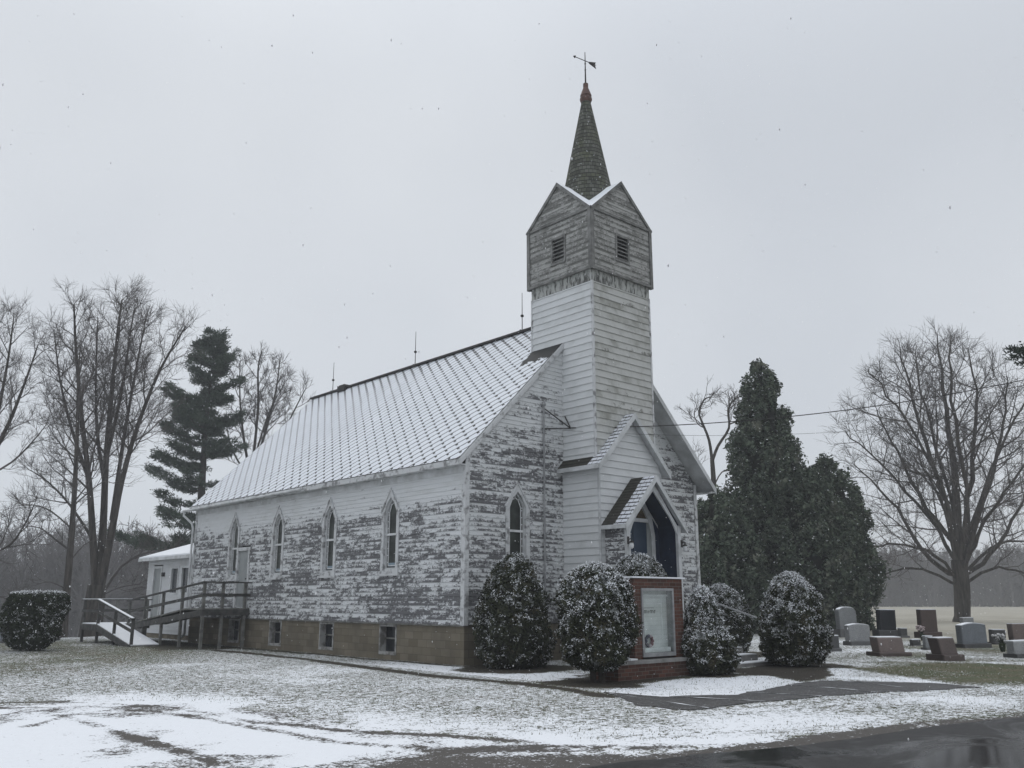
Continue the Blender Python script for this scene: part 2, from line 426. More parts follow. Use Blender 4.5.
# ------------------------------------------------------------------ numpy value noise for the terrain
_lat = rng.random((256, 256))
def vnoise(x, y, sc, seed=0):
    x = x * sc + seed * 17.3; y = y * sc + seed * 9.1
    xi = np.floor(x).astype(int); yi = np.floor(y).astype(int); fx = x - xi; fy = y - yi
    fx = fx * fx * (3 - 2 * fx); fy = fy * fy * (3 - 2 * fy)
    g = lambda a, b: _lat[a % 256, b % 256]
    return (g(xi, yi) * (1 - fx) + g(xi + 1, yi) * fx) * (1 - fy) + (g(xi, yi + 1) * (1 - fx) + g(xi + 1, yi + 1) * fx) * fy
def fbm(x, y, sc, o=4, seed=0):
    a = 0; t = 0; k = 1
    for i in range(o): a = a + k * vnoise(x, y, sc * 2 ** i, seed + i); t += k; k *= .55
    return a / t
def sstep(x, a, b):
    t = np.clip((x - a) / (b - a), 0, 1); return t * t * (3 - 2 * t)
def sdf(px, py, poly):
    P = np.array(poly, float)[:, :2]; n_ = len(P); d = np.full(px.shape, 1e9); ins = np.zeros(px.shape, bool)
    for i in range(n_):
        a = P[i]; b = P[(i + 1) % n_]; e = b - a; wx = px - a[0]; wy = py - a[1]
        t = np.clip((wx * e[0] + wy * e[1]) / (e @ e), 0, 1)
        d = np.minimum(d, (wx - e[0] * t) ** 2 + (wy - e[1] * t) ** 2)
        c = ((a[1] > py) != (b[1] > py)) & (px < (b[0] - a[0]) * (py - a[1]) / (b[1] - a[1] + 1e-12) + a[0]); ins ^= c
    d = np.sqrt(d); return np.where(ins, -d, d)
def ldist(px, py, pts):
    P = np.array(pts, float)[:, :2]; d = np.full(px.shape, 1e9)
    for i in range(len(P) - 1):
        a = P[i]; e = P[i + 1] - a; wx = px - a[0]; wy = py - a[1]
        t = np.clip((wx * e[0] + wy * e[1]) / (e @ e), 0, 1)
        d = np.minimum(d, (wx - e[0] * t) ** 2 + (wy - e[1] * t) ** 2)
    return np.sqrt(d)
G = lambda *ps: [tuple(gp(u, v)[:2]) for u, v in ps]

def terrain(x, y):
    x = np.asarray(x, float); y = np.asarray(y, float)
    h = -4.0 * sstep(y - .45 * x, 24, 62)
    near = 1 - sstep(np.hypot(x, y + 4), 30, 60)
    h = h + near * (fbm(x, y, .35, 3, 3) - .5) * .07
    cb = np.minimum(sstep(x, -4.2, -2.8) , 1) * (x < 12) * (y > -6) * (y < 20)
    h = h - h * cb * .6
    h = h - .05 * sstep(-ROADSD(x, y), -.3, .5)
    return h
road_edge = G((1300, 694), (1150, 703), (1024, 716), (940, 725), (850, 737), (790, 745), (700, 752), (610, 761), (540, 772))
ROAD = [(60, -24.5)] + road_edge + [(-10.2, -12.4), (-12.5, -15.5), (-20, -23), (-20, -34), (60, -34)]
def ROADSD(x, y): return sdf(x, y, ROAD)

WALK = G((640, 706), (690, 711.5), (727, 707), (780, 701.5), (860, 694.5), (935, 689.5), (982, 687), (942, 683.5), (880, 682), (820, 680.5), (795, 684), (735, 695.5), (657, 698), (604, 692))

# ------------------------------------------------------------------ ground sheet
def axis(lo, hi, a, b, step):
    fine = list(np.arange(a, b + 1e-6, step)); out = []
    t = b; s = step
    while t < hi: s *= 1.22; t += s; out.append(min(t, hi))
    neg = []; t = a; s = step
    while t > lo: s *= 1.22; t -= s; neg.append(max(t, lo))
    return np.array(neg[::-1] + fine + out)
gx = axis(-700, 700, -14, 17, .1); gy = axis(-300, 800, -15, 22, .1)
X, Y = np.meshgrid(gx, gy); X = X.ravel(); Y = Y.ravel()
Z = terrain(X, Y)
nl = fbm(X, Y, .5, 4, 5); nm = fbm(X, Y, 1.6, 3, 9)
snow = .46 + (nl - .5) * .7
drive = G((-60, 712), (0, 706), (100, 700), (200, 703), (300, 714), (400, 725), (520, 735), (640, 737), (760, 738), (840, 733), (800, 744), (700, 752), (560, 757), (430, 762), (330, 790), (-80, 800), (-150, 740))
sd = sdf(X, Y, drive) + (nm - .5) * 1.3 + (nl - .5) * 1.6
snow = np.maximum(snow, (.46 + .48 * sstep(fbm(X, Y, .8, 4, 61), .38, .60)) * sstep(-sd, -1.8, .8) + .5 * (1 - sstep(-sd, -1.8, .8)))
# lawn between house walk and kerb, cemetery, far lawn
strip = G((500, 722), (640, 715), (780, 707), (900, 698), (1024, 694), (1024, 706), (900, 716), (800, 728), (640, 737), (500, 735))
snow = np.where(sdf(X, Y, strip) < 0, np.maximum(snow, .62 + (nl - .5) * .7), snow)
cem = G((815, 668), (900, 668), (1010, 668), (1200, 668), (1200, 640), (1000, 640), (840, 650))
cs = sdf(X, Y, cem)
snow = snow * (1 - sstep(-cs, -1.5, 1.0)) + (.38 + (nl - .5) * .9) * sstep(-cs, -1.5, 1.0)
greens = G((840, 676), (960, 682), (1120, 686), (1120, 664), (980, 664), (850, 668))
snow = snow - .42 * sstep(-sdf(X, Y, greens), -.8, .6)
band = G((812, 664), (870, 672), (935, 681), (940, 683), (860, 679), (815, 676))
snow = snow + .45 * sstep(-sdf(X, Y, band), -.35, .15)
leftg = G((-40, 640), (100, 640), (215, 648), (150, 662), (0, 675), (-60, 675))
snow = snow - .22 * sstep(-sdf(X, Y, leftg), -2, 2)
isl = G((612, 690), (660, 694), (735, 688), (790, 682), (806, 683), (735, 695), (655, 698), (604, 691))
snow = np.where(sdf(X, Y, G((604, 691), (655, 697), (735, 695), (808, 683), (770, 676), (690, 678), (640, 684))) < 0.05, .78 + (nl - .5) * .3, snow)
wallstrip = [(-1.6, 14), (-1.6, -4.5), (.3, -4.5), (.3, -2.6), (-.1, 0), (-.1, 14)]
snow = np.where(sdf(X, Y, wallstrip) < 0, .50 + .4 * sstep(-Y, -4, 0) + (nl - .5) * .5, snow)
bare = np.zeros_like(X)
gut = G((215, 650), (300, 658.5), (340, 664), (430, 675.5), (520, 683.5), (570, 689.5), (610, 697))
bare = np.maximum(bare, sstep(.20 + .06 * (nm - .5) * 4 - ldist(X, Y, gut), -.08, .1))
for bx, by, br in ((.45, -1.4, 1.5), (-.76, -5.2, 1.1), (.7, -4.9, 1.1), (2.4, -5.3, .85), (3.6, -4.6, 1.1), (6.15, -5.45, 1.15), (9, -1.5, 1.6)):
    bare = np.maximum(bare, sstep(br - np.hypot(X - bx, Y - by) + (nm - .5) * .8, -.2, .2) * .95)
bed = G((728, 670), (775, 663), (835, 668), (832, 676), (805, 681), (770, 676), (745, 675))
bare = np.maximum(bare, sstep(-sdf(X, Y, bed) + (nm - .5) * .5, -.15, .1))
bare = np.maximum(bare, sstep(-sdf(X, Y, [(-.05, -.05), (-.05, 16.9), (-.75, 16.9), (-.35, 6), (-.3, -.2)]) + (nm - .5) * .25, -.1, .05) * .8)
bare = np.maximum(bare, sstep(-sdf(X, Y, [(-3, 12), (0, 11), (0, 19), (-1.6, 19)]) + (nm - .5), -.3, .3) * .8)
# tyre tracks and gravel showing through the snow of the pull-off
trk = np.zeros_like(X)
for ps, wd in ((((-20, 704), (60, 702), (160, 706), (250, 720), (350, 730), (440, 736), (520, 741)), .10), (((-20, 709), (100, 707), (190, 716), (260, 727), (330, 741), (420, 747)), .12),
               (((30, 726), (70, 716), (130, 707), (180, 704)), .12), (((60, 716), (110, 730), (170, 748), (220, 765)), .12), (((330, 742), (430, 750), (600, 752)), .09)):
    trk = np.maximum(trk, sstep(wd * .8 + (nm - .5) * .22 - ldist(X, Y, G(*ps)), -.08, .08) * (.55 + .45 * nl))
mud = G((40, 704), (110, 700), (185, 702), (200, 712), (120, 718), (60, 716))
trk = np.maximum(trk, .5 * sstep(-sdf(X, Y, mud) + (nm - .5) * .9, -.4, .4) * nm * 1.3)
shoulder = G((395, 762), (480, 750), (560, 749), (700, 752), (800, 746), (880, 736), (960, 727), (1100, 712), (1100, 704), (960, 717), (860, 727), (780, 741), (660, 746.5), (560, 746), (455, 747))
sh = sstep(-sdf(X, Y, shoulder) + (nm - .5) * .25, -.12, .12) * (.35 + .65 * sstep(fbm(X * .5 + Y * .2, Y * 2.6, 1.0, 3, 21), .38, .55))
low = G((380, 768), (440, 757), (620, 755), (640, 762), (560, 775))
sh = np.maximum(sh, sstep(-sdf(X, Y, low) + (nm - .5) * .3, -.15, .1) * .9)
rsd = ROADSD(X, Y)
sh = np.maximum(sh, sstep(.12 - rsd + (nm - .5) * .2, -.1, .1))
snow = np.clip(snow * (1 - .92 * bare), 0, 1); snow = np.clip(snow - trk * .68, 0, 1); snow = snow * (1 - .8 * sh)
field = sstep(X - .25 * Y, 19, 26) * (1 - sstep(Y - .45 * X, 16, 26))
snow = snow * (1 - .72 * field)
gravel = np.maximum(np.maximum(sstep(-sd, -.2, .6), trk), sh)
nx, ny = len(gx), len(gy)
idx = np.arange(nx * ny).reshape(ny, nx)
F = np.stack([idx[:-1, :-1], idx[:-1, 1:], idx[1:, 1:], idx[1:, :-1]], -1).reshape(-1, 4)

n = NT('snowy_lawn', .9, .15)
a_s, a_b, a_f, a_g = n.attr('snow'), n.attr('bare'), n.attr('field'), n.attr('gravel')
f1 = n.noise(7, 5, .65); f2 = n.noise(26, 4, .7)
grass = n.mix(n.smooth(n.noise(1.1, 5, .6), .35, .65), (.078, .094, .046), (.140, .122, .080))
grass = n.mix(n.smooth(f2, .4, .65), grass, (.055, .058, .036))
fieldc = n.mix(n.smooth(n.noise(.22, 5, .65), .35, .65), (.29, .27, .22), (.36, .34, .285))
base = n.mix(a_f, grass, fieldc)
earth = n.mix(n.smooth(f2, .38, .62), n.mix(f1, (.014, .013, .011), (.03, .027, .023)), n.mix(f1, (.03, .027, .022), (.085, .072, .056)))
grav = n.mix(f2, (.045, .042, .039), (.14, .13, .12))
base = n.mix(n.smooth(a_g, .2, .7), base, grav)
base = n.mix(a_b, base, earth)
th = n.m('ADD', n.m('MULTIPLY', f1, .42), n.m('MULTIPLY', f2, .58))
sn = n.smooth(n.m('SUBTRACT', a_s, n.smooth(th, .30, .70)), -.10, .10)
n.col(n.mix(sn, base, n.mix(f1, (.74, .76, .79), (.83, .85, .88))))
n.bump(n.m('ADD', n.m('MULTIPLY', f2, .5), n.m('ADD', n.m('MULTIPLY', sn, .4), n.m('MULTIPLY', f1, .7))), .55, .05)
M['ground'] = n.mat
ground = np_mesh('ground', np.stack([X, Y, Z], 1), F, M['ground'], smooth=True)
for nm_, arr in (('snow', snow), ('bare', bare), ('field', field), ('gravel', gravel)):
    at = ground.data.attributes.new(nm_, 'FLOAT', 'POINT'); at.data.foreach_set('value', np.clip(arr, 0, 1).astype(np.float32))
tag(ground, kind='structure')

# road sheet
n = NT('wet_asphalt', .45, .25)
f1 = n.noise(.55, 5, .6, None, .6); f2 = n.noise(60, 3, .6); crk = n.noise(1.4, 6, .75, None, 1.2)
ck = n.m('LESS_THAN', n.m('ABSOLUTE', n.m('SUBTRACT', crk, .5)), .006)
ac = n.mix(n.smooth(f1, .35, .7), n.mix(f2, (.010, .010, .011), (.030, .029, .029)), (.038, .037, .036))
n.col(n.mix(ck, ac, (.006, .006, .006)))
n.rough(n.smooth(f1, .40, .56, .09, .5)); n.put(n.p.inputs['Specular IOR Level'], n.smooth(f1, .40, .58, .38, .10)); n.bump(n.m('ADD', n.m('MULTIPLY', n.noise(90, 3), n.smooth(f1, .40, .56, .1, 1)), n.m('MULTIPLY', f1, .3)), .22, .006); M['asphalt'] = n.mat
rp = np.array(ROAD)
m = MB(); dense = []
for i in range(len(rp)):
    a, b_ = rp[i], rp[(i + 1) % len(rp)]; k = max(1, int(np.linalg.norm(b_ - a) / .25)) if i < 10 else 1
    for j in range(k):
        p = a + (b_ - a) * j / k; q = fbm(np.array([p[0]]), np.array([p[1]]), 1.3, 3, 31)[0] - .5
        dense.append((p[0], p[1] + (q * .22 if i < 10 else 0), -.012))
m.add(dense, [tuple(range(len(dense)))[::-1]])
road = m.build('road', M['asphalt']); tag(road, kind='structure')

# walk of dark slabs with snowy joints
n = NT('damp_slab', .6, .3); f1 = n.noise(2.2, 5, .65)
n.col(n.mix(n.smooth(n.noise(24, 4, .7), .57, .70, 0, .75), n.mix(n.smooth(f1, .3, .7), (.028, .027, .0265), (.06, .058, .056)), (.55, .57, .6)))
n.bump(n.noise(30, 4), .2, .01); M['slab'] = n.mat
WP = np.array(WALK); m = MB(); top = WP[:7]; botm = WP[::-1][:7][::1]
def walk_side(pts, t):
    P = np.array(pts); L = np.r_[0, np.cumsum(np.linalg.norm(np.diff(P, axis=0), axis=1))]; L /= L[-1]
    return np.array([np.interp(t, L, P[:, 0]), np.interp(t, L, P[:, 1])])
lo_side = WALK[:7]; hi_side = [WALK[0]] + WALK[:6:-1]
NS = 6
for i in range(NS):
    t0 = i / NS + .003; t1 = (i + 1) / NS - .003; ts = np.linspace(t0, t1, 15)
    jit = lambda p: p + (np.array([vnoise(p[0:1], p[1:2], 3.1, 71)[0], vnoise(p[0:1], p[1:2], 3.1, 73)[0]]) - .5) * .16 + rng.normal(0, .012, 2)
    ps = [jit(walk_side(lo_side, t_)) for t_ in ts] + [jit(walk_side(hi_side, t_)) for t_ in ts[::-1]]; k = len(ps)
    V = [(p[0], p[1], terrain(p[0], p[1]).item() + .012) for p in ps] + [(p[0], p[1], -.15) for p in ps]
    m.add(V, [(q, q + 1, k - 2 - q, k - 1 - q) for q in range(14)] + [(q, q + k, (q + 1) % k + k, (q + 1) % k) for q in range(k)])
for i in range(1, NS):
    a, b_ = walk_side(lo_side, i / NS), walk_side(hi_side, i / NS); e_ = (b_ - a); k = 12; L_a = []; R_a = []
    tn = np.array((-e_[1], e_[0])) / np.linalg.norm(e_)
    for j in range(k + 1):
        p = a + e_ * j / k; hw = (.004 + .024 * rng.random() ** 1.5) * (rng.random() < .7) + .001; zz_ = terrain(p[0], p[1]).item() + .018
        L_a.append((*(p - tn * hw), zz_)); R_a.append((*(p + tn * hw), zz_))
    m.add(L_a + R_a, [(j, j + 1, k + 2 + j, k + 1 + j) for j in range(k)], 1)
wk = m.build('walkway', [M['slab'], M['snow']]); tag(wk, kind='structure')

# grass blades poking through the snow
NB = 260000
bx = rng.uniform(-13.5, 14, NB); by = rng.uniform(-13, 20, NB)
dcam = np.hypot(bx - CAM[0], by - CAM[1])
ok = (dcam > 7.5) & (rng.random(NB) < np.clip(16 / dcam, .3, 1)) & (ROADSD(bx, by) > .15)
ix = np.clip(np.searchsorted(gx, bx), 0, nx - 1); iy = np.clip(np.searchsorted(gy, by), 0, ny - 1); gi = iy * nx + ix
sd_ = sdf(bx, by, WALK); church_in = (bx > -.2) & (by > -1.6) & (bx < 10) & (by < 17)
ok &= (gravel[gi] < .35) & (bare[gi] < .75) & (sd_ > -.05) & ~church_in & (fbm(bx, by, 1.2, 3, 40) > .40)
bx, by, gi = bx[ok], by[ok], gi[ok]; k = len(bx)
hz = rng.uniform(.012, .042, k); an = rng.uniform(0, 6.283, k); le = rng.uniform(0, .05, k); la = rng.uniform(0, 6.283, k); wdt = rng.uniform(.004, .010, k)
bz = terrain(bx, by) - .01
V = np.empty((k, 3, 3)); V[:, 0] = np.stack([bx - wdt * np.cos(an), by - wdt * np.sin(an), bz], 1); V[:, 1] = np.stack([bx + wdt * np.cos(an), by + wdt * np.sin(an), bz], 1)
V[:, 2] = np.stack([bx + le * np.cos(la), by + le * np.sin(la), bz + hz], 1)
mi = (rng.random(k) < np.clip(snow[gi] * .75, .05, .8)).astype(int) * 2 + 0; mi = np.where((mi == 0) & (rng.random(k) < .45), 1, mi)
M['blade_g'] = simple('grass_green', (.05, .065, .03), (.10, .115, .055), .8, .8)
M['blade_t'] = simple('grass_straw', (.12, .10, .06), (.21, .18, .12), .8, .8)
gr = np_mesh('grass', V.reshape(-1, 3), np.arange(3 * k).reshape(-1, 3), [M['blade_g'], M['blade_t'], M['snow']], mi=mi)
tag(gr, 'short frosted grass blades poking through the snow on the lawn', 'grass', kind='stuff')

# ================================================================== the church
W_, L_ = 9.75, 16.8
ZE = 5.03
church = empty('church', (0, 0, 0), 'weathered white clapboard country church with peeling paint, snowy roof and square steeple', 'church')
def PX(s, z, d): return (-d, s, z)            # west side wall, outward -x
def PY(s, z, d): return (s, -d, z)            # front wall, outward -y
def interval(poly, z):
    xs = []
    for i in range(len(poly)):
        a, b = poly[i], poly[(i + 1) % len(poly)]
        if (a[1] - z) * (b[1] - z) <= 0 and a[1] != b[1]:
            t = (z - a[1]) / (b[1] - a[1]); xs.append(a[0] + t * (b[0] - a[0]))
    return (min(xs), max(xs)) if len(xs) >= 2 else None
def siding(mb, poly, expo, fn, holes=(), lap=.014, mi=0):
    z0 = min(p[1] for p in poly); z1 = max(p[1] for p in poly); z = z0
    while z < z1 - 1e-3:
        zt = min(z + expo, z1)
        ib = interval(poly, z + 1e-4); it = interval(poly, zt - 1e-4)
        if ib and it:
            cuts = []
            for h in holes:
                hz0 = min(p[1] for p in h); hz1 = max(p[1] for p in h)
                if zt > hz0 + .01 and z < hz1 - .01:
                    zc = min(max((z + zt) / 2, hz0 + 1e-3), hz1 - 1e-3); c = interval(h, zc)
                    if c: cuts.append(c)
            cuts.sort(); xs = [(ib[0], it[0])]
            for c in cuts: xs += [(c[0], c[0]), (c[1], c[1])]
            xs.append((ib[1], it[1]))
            for j in range(0, len(xs), 2):
                (a0, a1), (b0, b1) = xs[j], xs[j + 1]
                if b0 - a0 < .01 and b1 - a1 < .01: continue
                mb.add([fn(a0, z, lap), fn(b0, z, lap), fn(b1, zt, 0), fn(a1, zt, 0), fn(a0, z, 0), fn(b0, z, 0)], [(0, 1, 2, 3), (4, 5, 1, 0)], mi)
        z = zt

# --- gothic windows
def inset(hw, zs, zsp, zap, e):
    return [(-hw + e, zs + e), (hw - e, zs + e), (hw - e, zsp - .0 * e), ((hw - e) * .56, zsp + (zap - zsp - e) * .52), (0, zap - e * 1.5), (-(hw - e) * .56, zsp + (zap - zsp - e) * .52), (-hw + e, zsp)]
def gothic_window(parent, fn0, sc):
    fn = lambda a, b, d: fn0(a + sc, b, d)
    out = inset(.43, 2.30, 4.02, 4.63, 0); inn = inset(.43, 2.30, 4.02, 4.63, .125); inn2 = inset(.43, 2.30, 4.02, 4.63, .165)
    m = MB(); m.ring(out, inn, fn, -.13, .035)
    hood0 = [(-.47, 3.98), (-.47, 4.03), (0, 4.695), (.47, 4.03), (.47, 3.98), (.43, 3.98), (.43, 4.0), (0, 4.635), (-.43, 4.0), (-.43, 3.98)]
    m.prism([(-.50, 2.24), (.50, 2.24), (.50, 2.30), (-.50, 2.30)], fn, -.05, .075)
    for i, j in ((0, 2), (2, 4)):
        P = [hood0[1], hood0[2], hood0[7], hood0[8]] if i == 0 else [hood0[2], hood0[3], hood0[6], hood0[7]]
        m.prism(P, fn, -.02, .06)
    win = m.build('window', M['trim_worn'], parent)
    m = MB(); m.ring(inn, inn2, fn, -.12, -.045); sash = m.build('sash', M['trim'], win)
    m = MB(); m.prism(inset(.43, 2.30, 4.02, 4.63, .150), fn, -.11, -.095); m.build('pane', M['pane'], win)
    m = MB(); e = .225; q = inset(.43, 2.30, 4.02, 4.63, e)
    def line(a, b, t=.015): 
        A = np.array(a); B = np.array(b); d = B - A; d = d / np.linalg.norm(d); nn = np.array((-d[1], d[0])) * t
        m.prism([A - nn, B - nn, B + nn, A + nn], fn, -.094, -.08)
    for i in range(len(q)): line(q[i], q[(i + 1) % len(q)], .013)
    o2 = inset(.43, 2.30, 4.02, 4.63, .16)
    z = 2.62
    while z < 4.0:
        line((-o2[1][0], z), (-q[1][0], z), .013); line((q[1][0], z), (o2[1][0], z), .013); z += .19
    line(o2[2], q[2]); line(o2[6], q[6]); line(o2[4], q[4]); line(o2[3], q[3]); line(o2[5], q[5])
    m.prism([(-.27, 3.36), (.27, 3.36), (.27, 3.42), (-.27, 3.42)], fn, -.094, -.055)
    m.build('came', M['came'], win)
    m = MB()
    m.prism([(-.2, 2.50), (.2, 2.50), (.2, 2.60), (-.2, 2.60)], fn, -.0945, -.088)
    m.build('coloured_glass', M['pale_blue'], win)
    return [(a + sc, b) for a, b in inset(.43, 2.30, 4.02, 4.63, .06)]

side_centres = [3.335 + i * 3.316 for i in range(4)]
side_holes = [gothic_window(church, PX, c) for c in side_centres]
front_hole = gothic_window(church, PY, 1.80)
DOOR = [(11.95, 1.33), (13.0, 1.33), (13.0, 3.40), (11.95, 3.40)]
m = MB(); siding(m, [(0, ZB), (L_, ZB), (L_, ZE), (0, ZE)], EXPO, PX, side_holes + [DOOR]); side_wall = m.build('side_wall', M['peel_side'], church)
def plainE(s, z, d): return (W_ + d, s, z)
def plainN(s, z, d): return (s, L_ + d, z)
m = MB(); siding(m, [(0, ZB), (L_, ZB), (L_, ZE), (0, ZE)], EXPO, plainE); m.build('side_wall', M['peel_side'], church)
gable = [(0, ZB), (W_, ZB), (W_, 5.30), (W_ / 2, 10.13), (0, 5.30)]
m = MB(); siding(m, gable, EXPO, PY, [front_hole]); m.build('front_wall', M['peel_front'], church)
m = MB(); siding(m, gable, EXPO, plainN); m.build('rear_wall', M['peel_front'], church)
m = MB()
m.prism(gable, PY, -.20, -.16); m.prism(gable, plainN, -.20, -.16)
m.prism([(0.2, ZB), (L_ - .2, ZB), (L_ - .2, ZE), (0.2, ZE)], plainE, -.20, -.16)
m.prism([(.2, ZB), (L_ - .2, ZB), (L_ - .2, ZE), (.2, ZE)], PX, -.20, -.16)
m.build('inner_sheathing', M['dark_wood'], church)

# foundation with basement windows
bw = [(3.36, .42), (6.62, .42), (9.86, .42), (12.9, .42)]
holes = [[(c - h, .12), (c + h, .12), (c + h, .93), (c - h, .93)] for c, h in bw]
m = MB()
xs = [0.0] + sum([[c - h, c + h] for c, h in bw], []) + [L_]
for j in range(0, len(xs), 2): m.box(.03, .33, xs[j] + (.03 if j == 0 else 0), xs[j + 1], -1.2, ZB)
for c, h in bw: m.box(.03, .33, c - h, c + h, -1.2, .12); m.box(.03, .33, c - h, c + h, .93, ZB)
m.box(.331, W_ - .03, .03, .33, -1.2, ZB - .001); m.box(W_ - .33, W_ - .03, .331, L_ - .03, -1.2, ZB - .001); m.box(.331, W_ - .331, L_ - .33, L_ - .03, -1.2, ZB - .001)
m.box(.34, W_ - .34, .34, L_ - .34, ZB - .2, ZB - .03)
m.build('foundation', M['block'], church)
for c, h in bw:
    m = MB(); fn = lambda a, b, d: PX(a, b, d - .03)
    m.ring([(c - h + .003, .123), (c + h - .003, .123), (c + h - .003, .927), (c - h + .003, .927)], [(c - h + .06, .2), (c + h - .05, .2), (c + h - .05, .87), (c - h + .06, .87)], fn, -.24, .012)
    b_ = m.build('basement_window', M['trim_cellar'], church)
    m = MB(); m.prism([(c - h + .05, .15), (c + h - .05, .15), (c + h - .05, .9), (c - h + .05, .9)], fn, -.23, -.2); m.build('pane', M['dark_pane'], b_)
    m = MB(); m.prism([(c - h + .1, .53), (c + h - .06, .53), (c + h - .06, .57), (c - h + .1, .57)], fn, -.198, -.17); m.build('mullion', M['grey_wood'], b_)

# corner boards, water table, frieze
for cx, cy, dx, dy in ((0, 0, -1, -1), (W_, 0, 1, -1), (0, L_, -1, 1), (W_, L_, 1, 1)):
    m = MB()
    x0, x1 = sorted((cx + dx * .032, cx - dx * .11)); y0, y1 = sorted((cy + dy * .032, cy + dy * .003))
    m.box(x0, x1, y0, y1, ZB - .01, ZE + (.25 if dy < 0 else 0))
    x0, x1 = sorted((cx + dx * .0325, cx + dx * .003)); y0, y1 = sorted((cy + dy * .0028, cy - dy * .12))
    m.box(x0, x1, y0, y1, ZB - .01, ZE)
    m.build('corner_board', M['trim_worn'], church)
m = MB(); m.box(-.026, -.001, .121, L_ - .121, ZE - .22, ZE - .004); m.build('frieze_board', M['trim'], church)
m = MB(); m.box(-.03, .029, .0, L_, ZB - .035, ZB - .002); m.build('water_table', M['grey_wood'], church)

# roof in real shingle courses
OV, OB = .28, .06
OFS = {-1: .05, 1: .62}
XC = W_ / 2
def zr(x): return ROOF_Z - ROOF_S * abs(x - XC)
m = MB(); md = MB()
for sg in (-1, 1):
    xe = XC + sg * (XC + OV); y0, y1 = -OFS[sg], L_ + OB
    m.add([(XC, y0, ROOF_Z), (XC, y1, ROOF_Z), (xe, y1, zr(xe)), (xe, y0, zr(xe))], [(0, 1, 2, 3) if sg < 0 else (3, 2, 1, 0)])
    P = [(XC, y0, ROOF_Z), (xe, y0, zr(xe)), (xe, y1, zr(xe)), (XC, y1, ROOF_Z)]
    md.add([(a, b, c - .004) for a, b, c in P] + [(a, b, c - .09) for a, b, c in P], [(0, 1, 5, 4), (2, 3, 7, 6), (4, 5, 6, 7), (1, 2, 6, 5)])
roof = m.build('roof', M['roof'], church)
md.build('roof_deck', M['trim'], roof)
m = MB(); m.bar((XC, 1.3, ROOF_Z + .03), (XC, L_ + OB + .12, ROOF_Z + .03), .2, .07); m.build('ridge_cap', M['iron'], roof)
m = MB(); m.box(XC - .2, XC + .2, 13.95, 14.5, ROOF_Z - .12, ROOF_Z + .14); m.build('ridge_vent', M['iron'], roof)
def barge(x0, x1, ya, yb, t0, t1, mat):
    m = MB(); m.add([(x0, ya, zr(x0) - t0), (x1, ya, zr(x1) - t0), (x1, ya, zr(x1) - t1), (x0, ya, zr(x0) - t1), (x0, yb, zr(x0) - t0), (x1, yb, zr(x1) - t0), (x1, yb, zr(x1) - t1), (x0, yb, zr(x0) - t1)],
        [(0, 1, 2, 3), (7, 6, 5, 4), (3, 2, 6, 7), (0, 4, 5, 1), (1, 5, 6, 2), (0, 3, 7, 4)]); m.build('barge_board', mat, roof)
xl, xr_ = -OV, W_ + OV
barge(XC, xl, -.085, -.052, .03, .19, M['trim_worn']); barge(XC, xr_, -.655, -.622, .012, .20, M['trim'])
barge(XC, xl, L_ + OB + .002, L_ + OB + .03, .02, .18, M['trim']); barge(XC, xr_, L_ + OB + .002, L_ + OB + .03, .02, .18, M['trim'])
for sg in (-1, 1):
    xe = XC + sg * (XC + OV); xw = XC + sg * XC
    m = MB(); a, b_ = sorted((xw + sg * .033, xe)); m.box(a, b_, -OFS[sg], L_ + OB, ZE - .045, ZE - .015); a, b_ = sorted((xe, xe + sg * .025)); m.box(a, b_, -OFS[sg], L_ + OB, ZE - .05, zr(xe) - .012)
    m.build('eave_box', M['trim_worn'], roof)
m = MB(); m.tube([(-.35, 8.0, 5.045), (-.35, 17.35, 5.0)], .042, 8); g_ = m.build('gutter', M['trim'], roof)
m = MB(); m.tube([(-.35, 17.25, 4.98), (-.35, 17.25, 4.82), (-.16, 16.86, 4.5), (-.12, 16.8, 4.3), (-.12, 16.8, .3), (-.3, 16.8, .12)], .042, 8); m.build('downspout', M['trim'], church)
for yy, h in ((15.2, 1.35), (9.18, 1.4), (3.12, 1.4)):
    m = MB(); m.tube([(XC, yy, ROOF_Z), (XC, yy, ROOF_Z + h)], [.016, .009], 6); m.lathe([(0.0, -.06), (.05, -.03), (.06, 0), (.05, .03), (0.0, .06)], (XC, yy, ROOF_Z + h * .42), 10)
    m.box(XC - .1, XC + .1, yy - .02, yy + .02, ROOF_Z + .05, ROOF_Z + .09)
    m.build('lightning_rod', M['iron'], church)

# side door
m = MB(); m.ring([(11.95, 1.31), (13.0, 1.31), (13.0, 3.40), (11.95, 3.40)], [(12.07, 1.33), (12.88, 1.33), (12.88, 3.28), (12.07, 3.28)], PX, -.1, .03); dr = m.build('side_door', M['trim_worn'], church)
m = MB(); m.prism([(12.06, 1.32), (12.89, 1.32), (12.89, 3.29), (12.06, 3.29)], PX, -.08, -.03)
m.build('door_leaf', M['grey_door'], dr)
m = MB(); m.tube([PX(12.17, 2.3, -.03), PX(12.17, 2.3, .02)], .022, 8); m.box(-.03, .03, 12.155, 12.185, 2.28, 2.32); m.build('door_handle', M['iron'], dr)

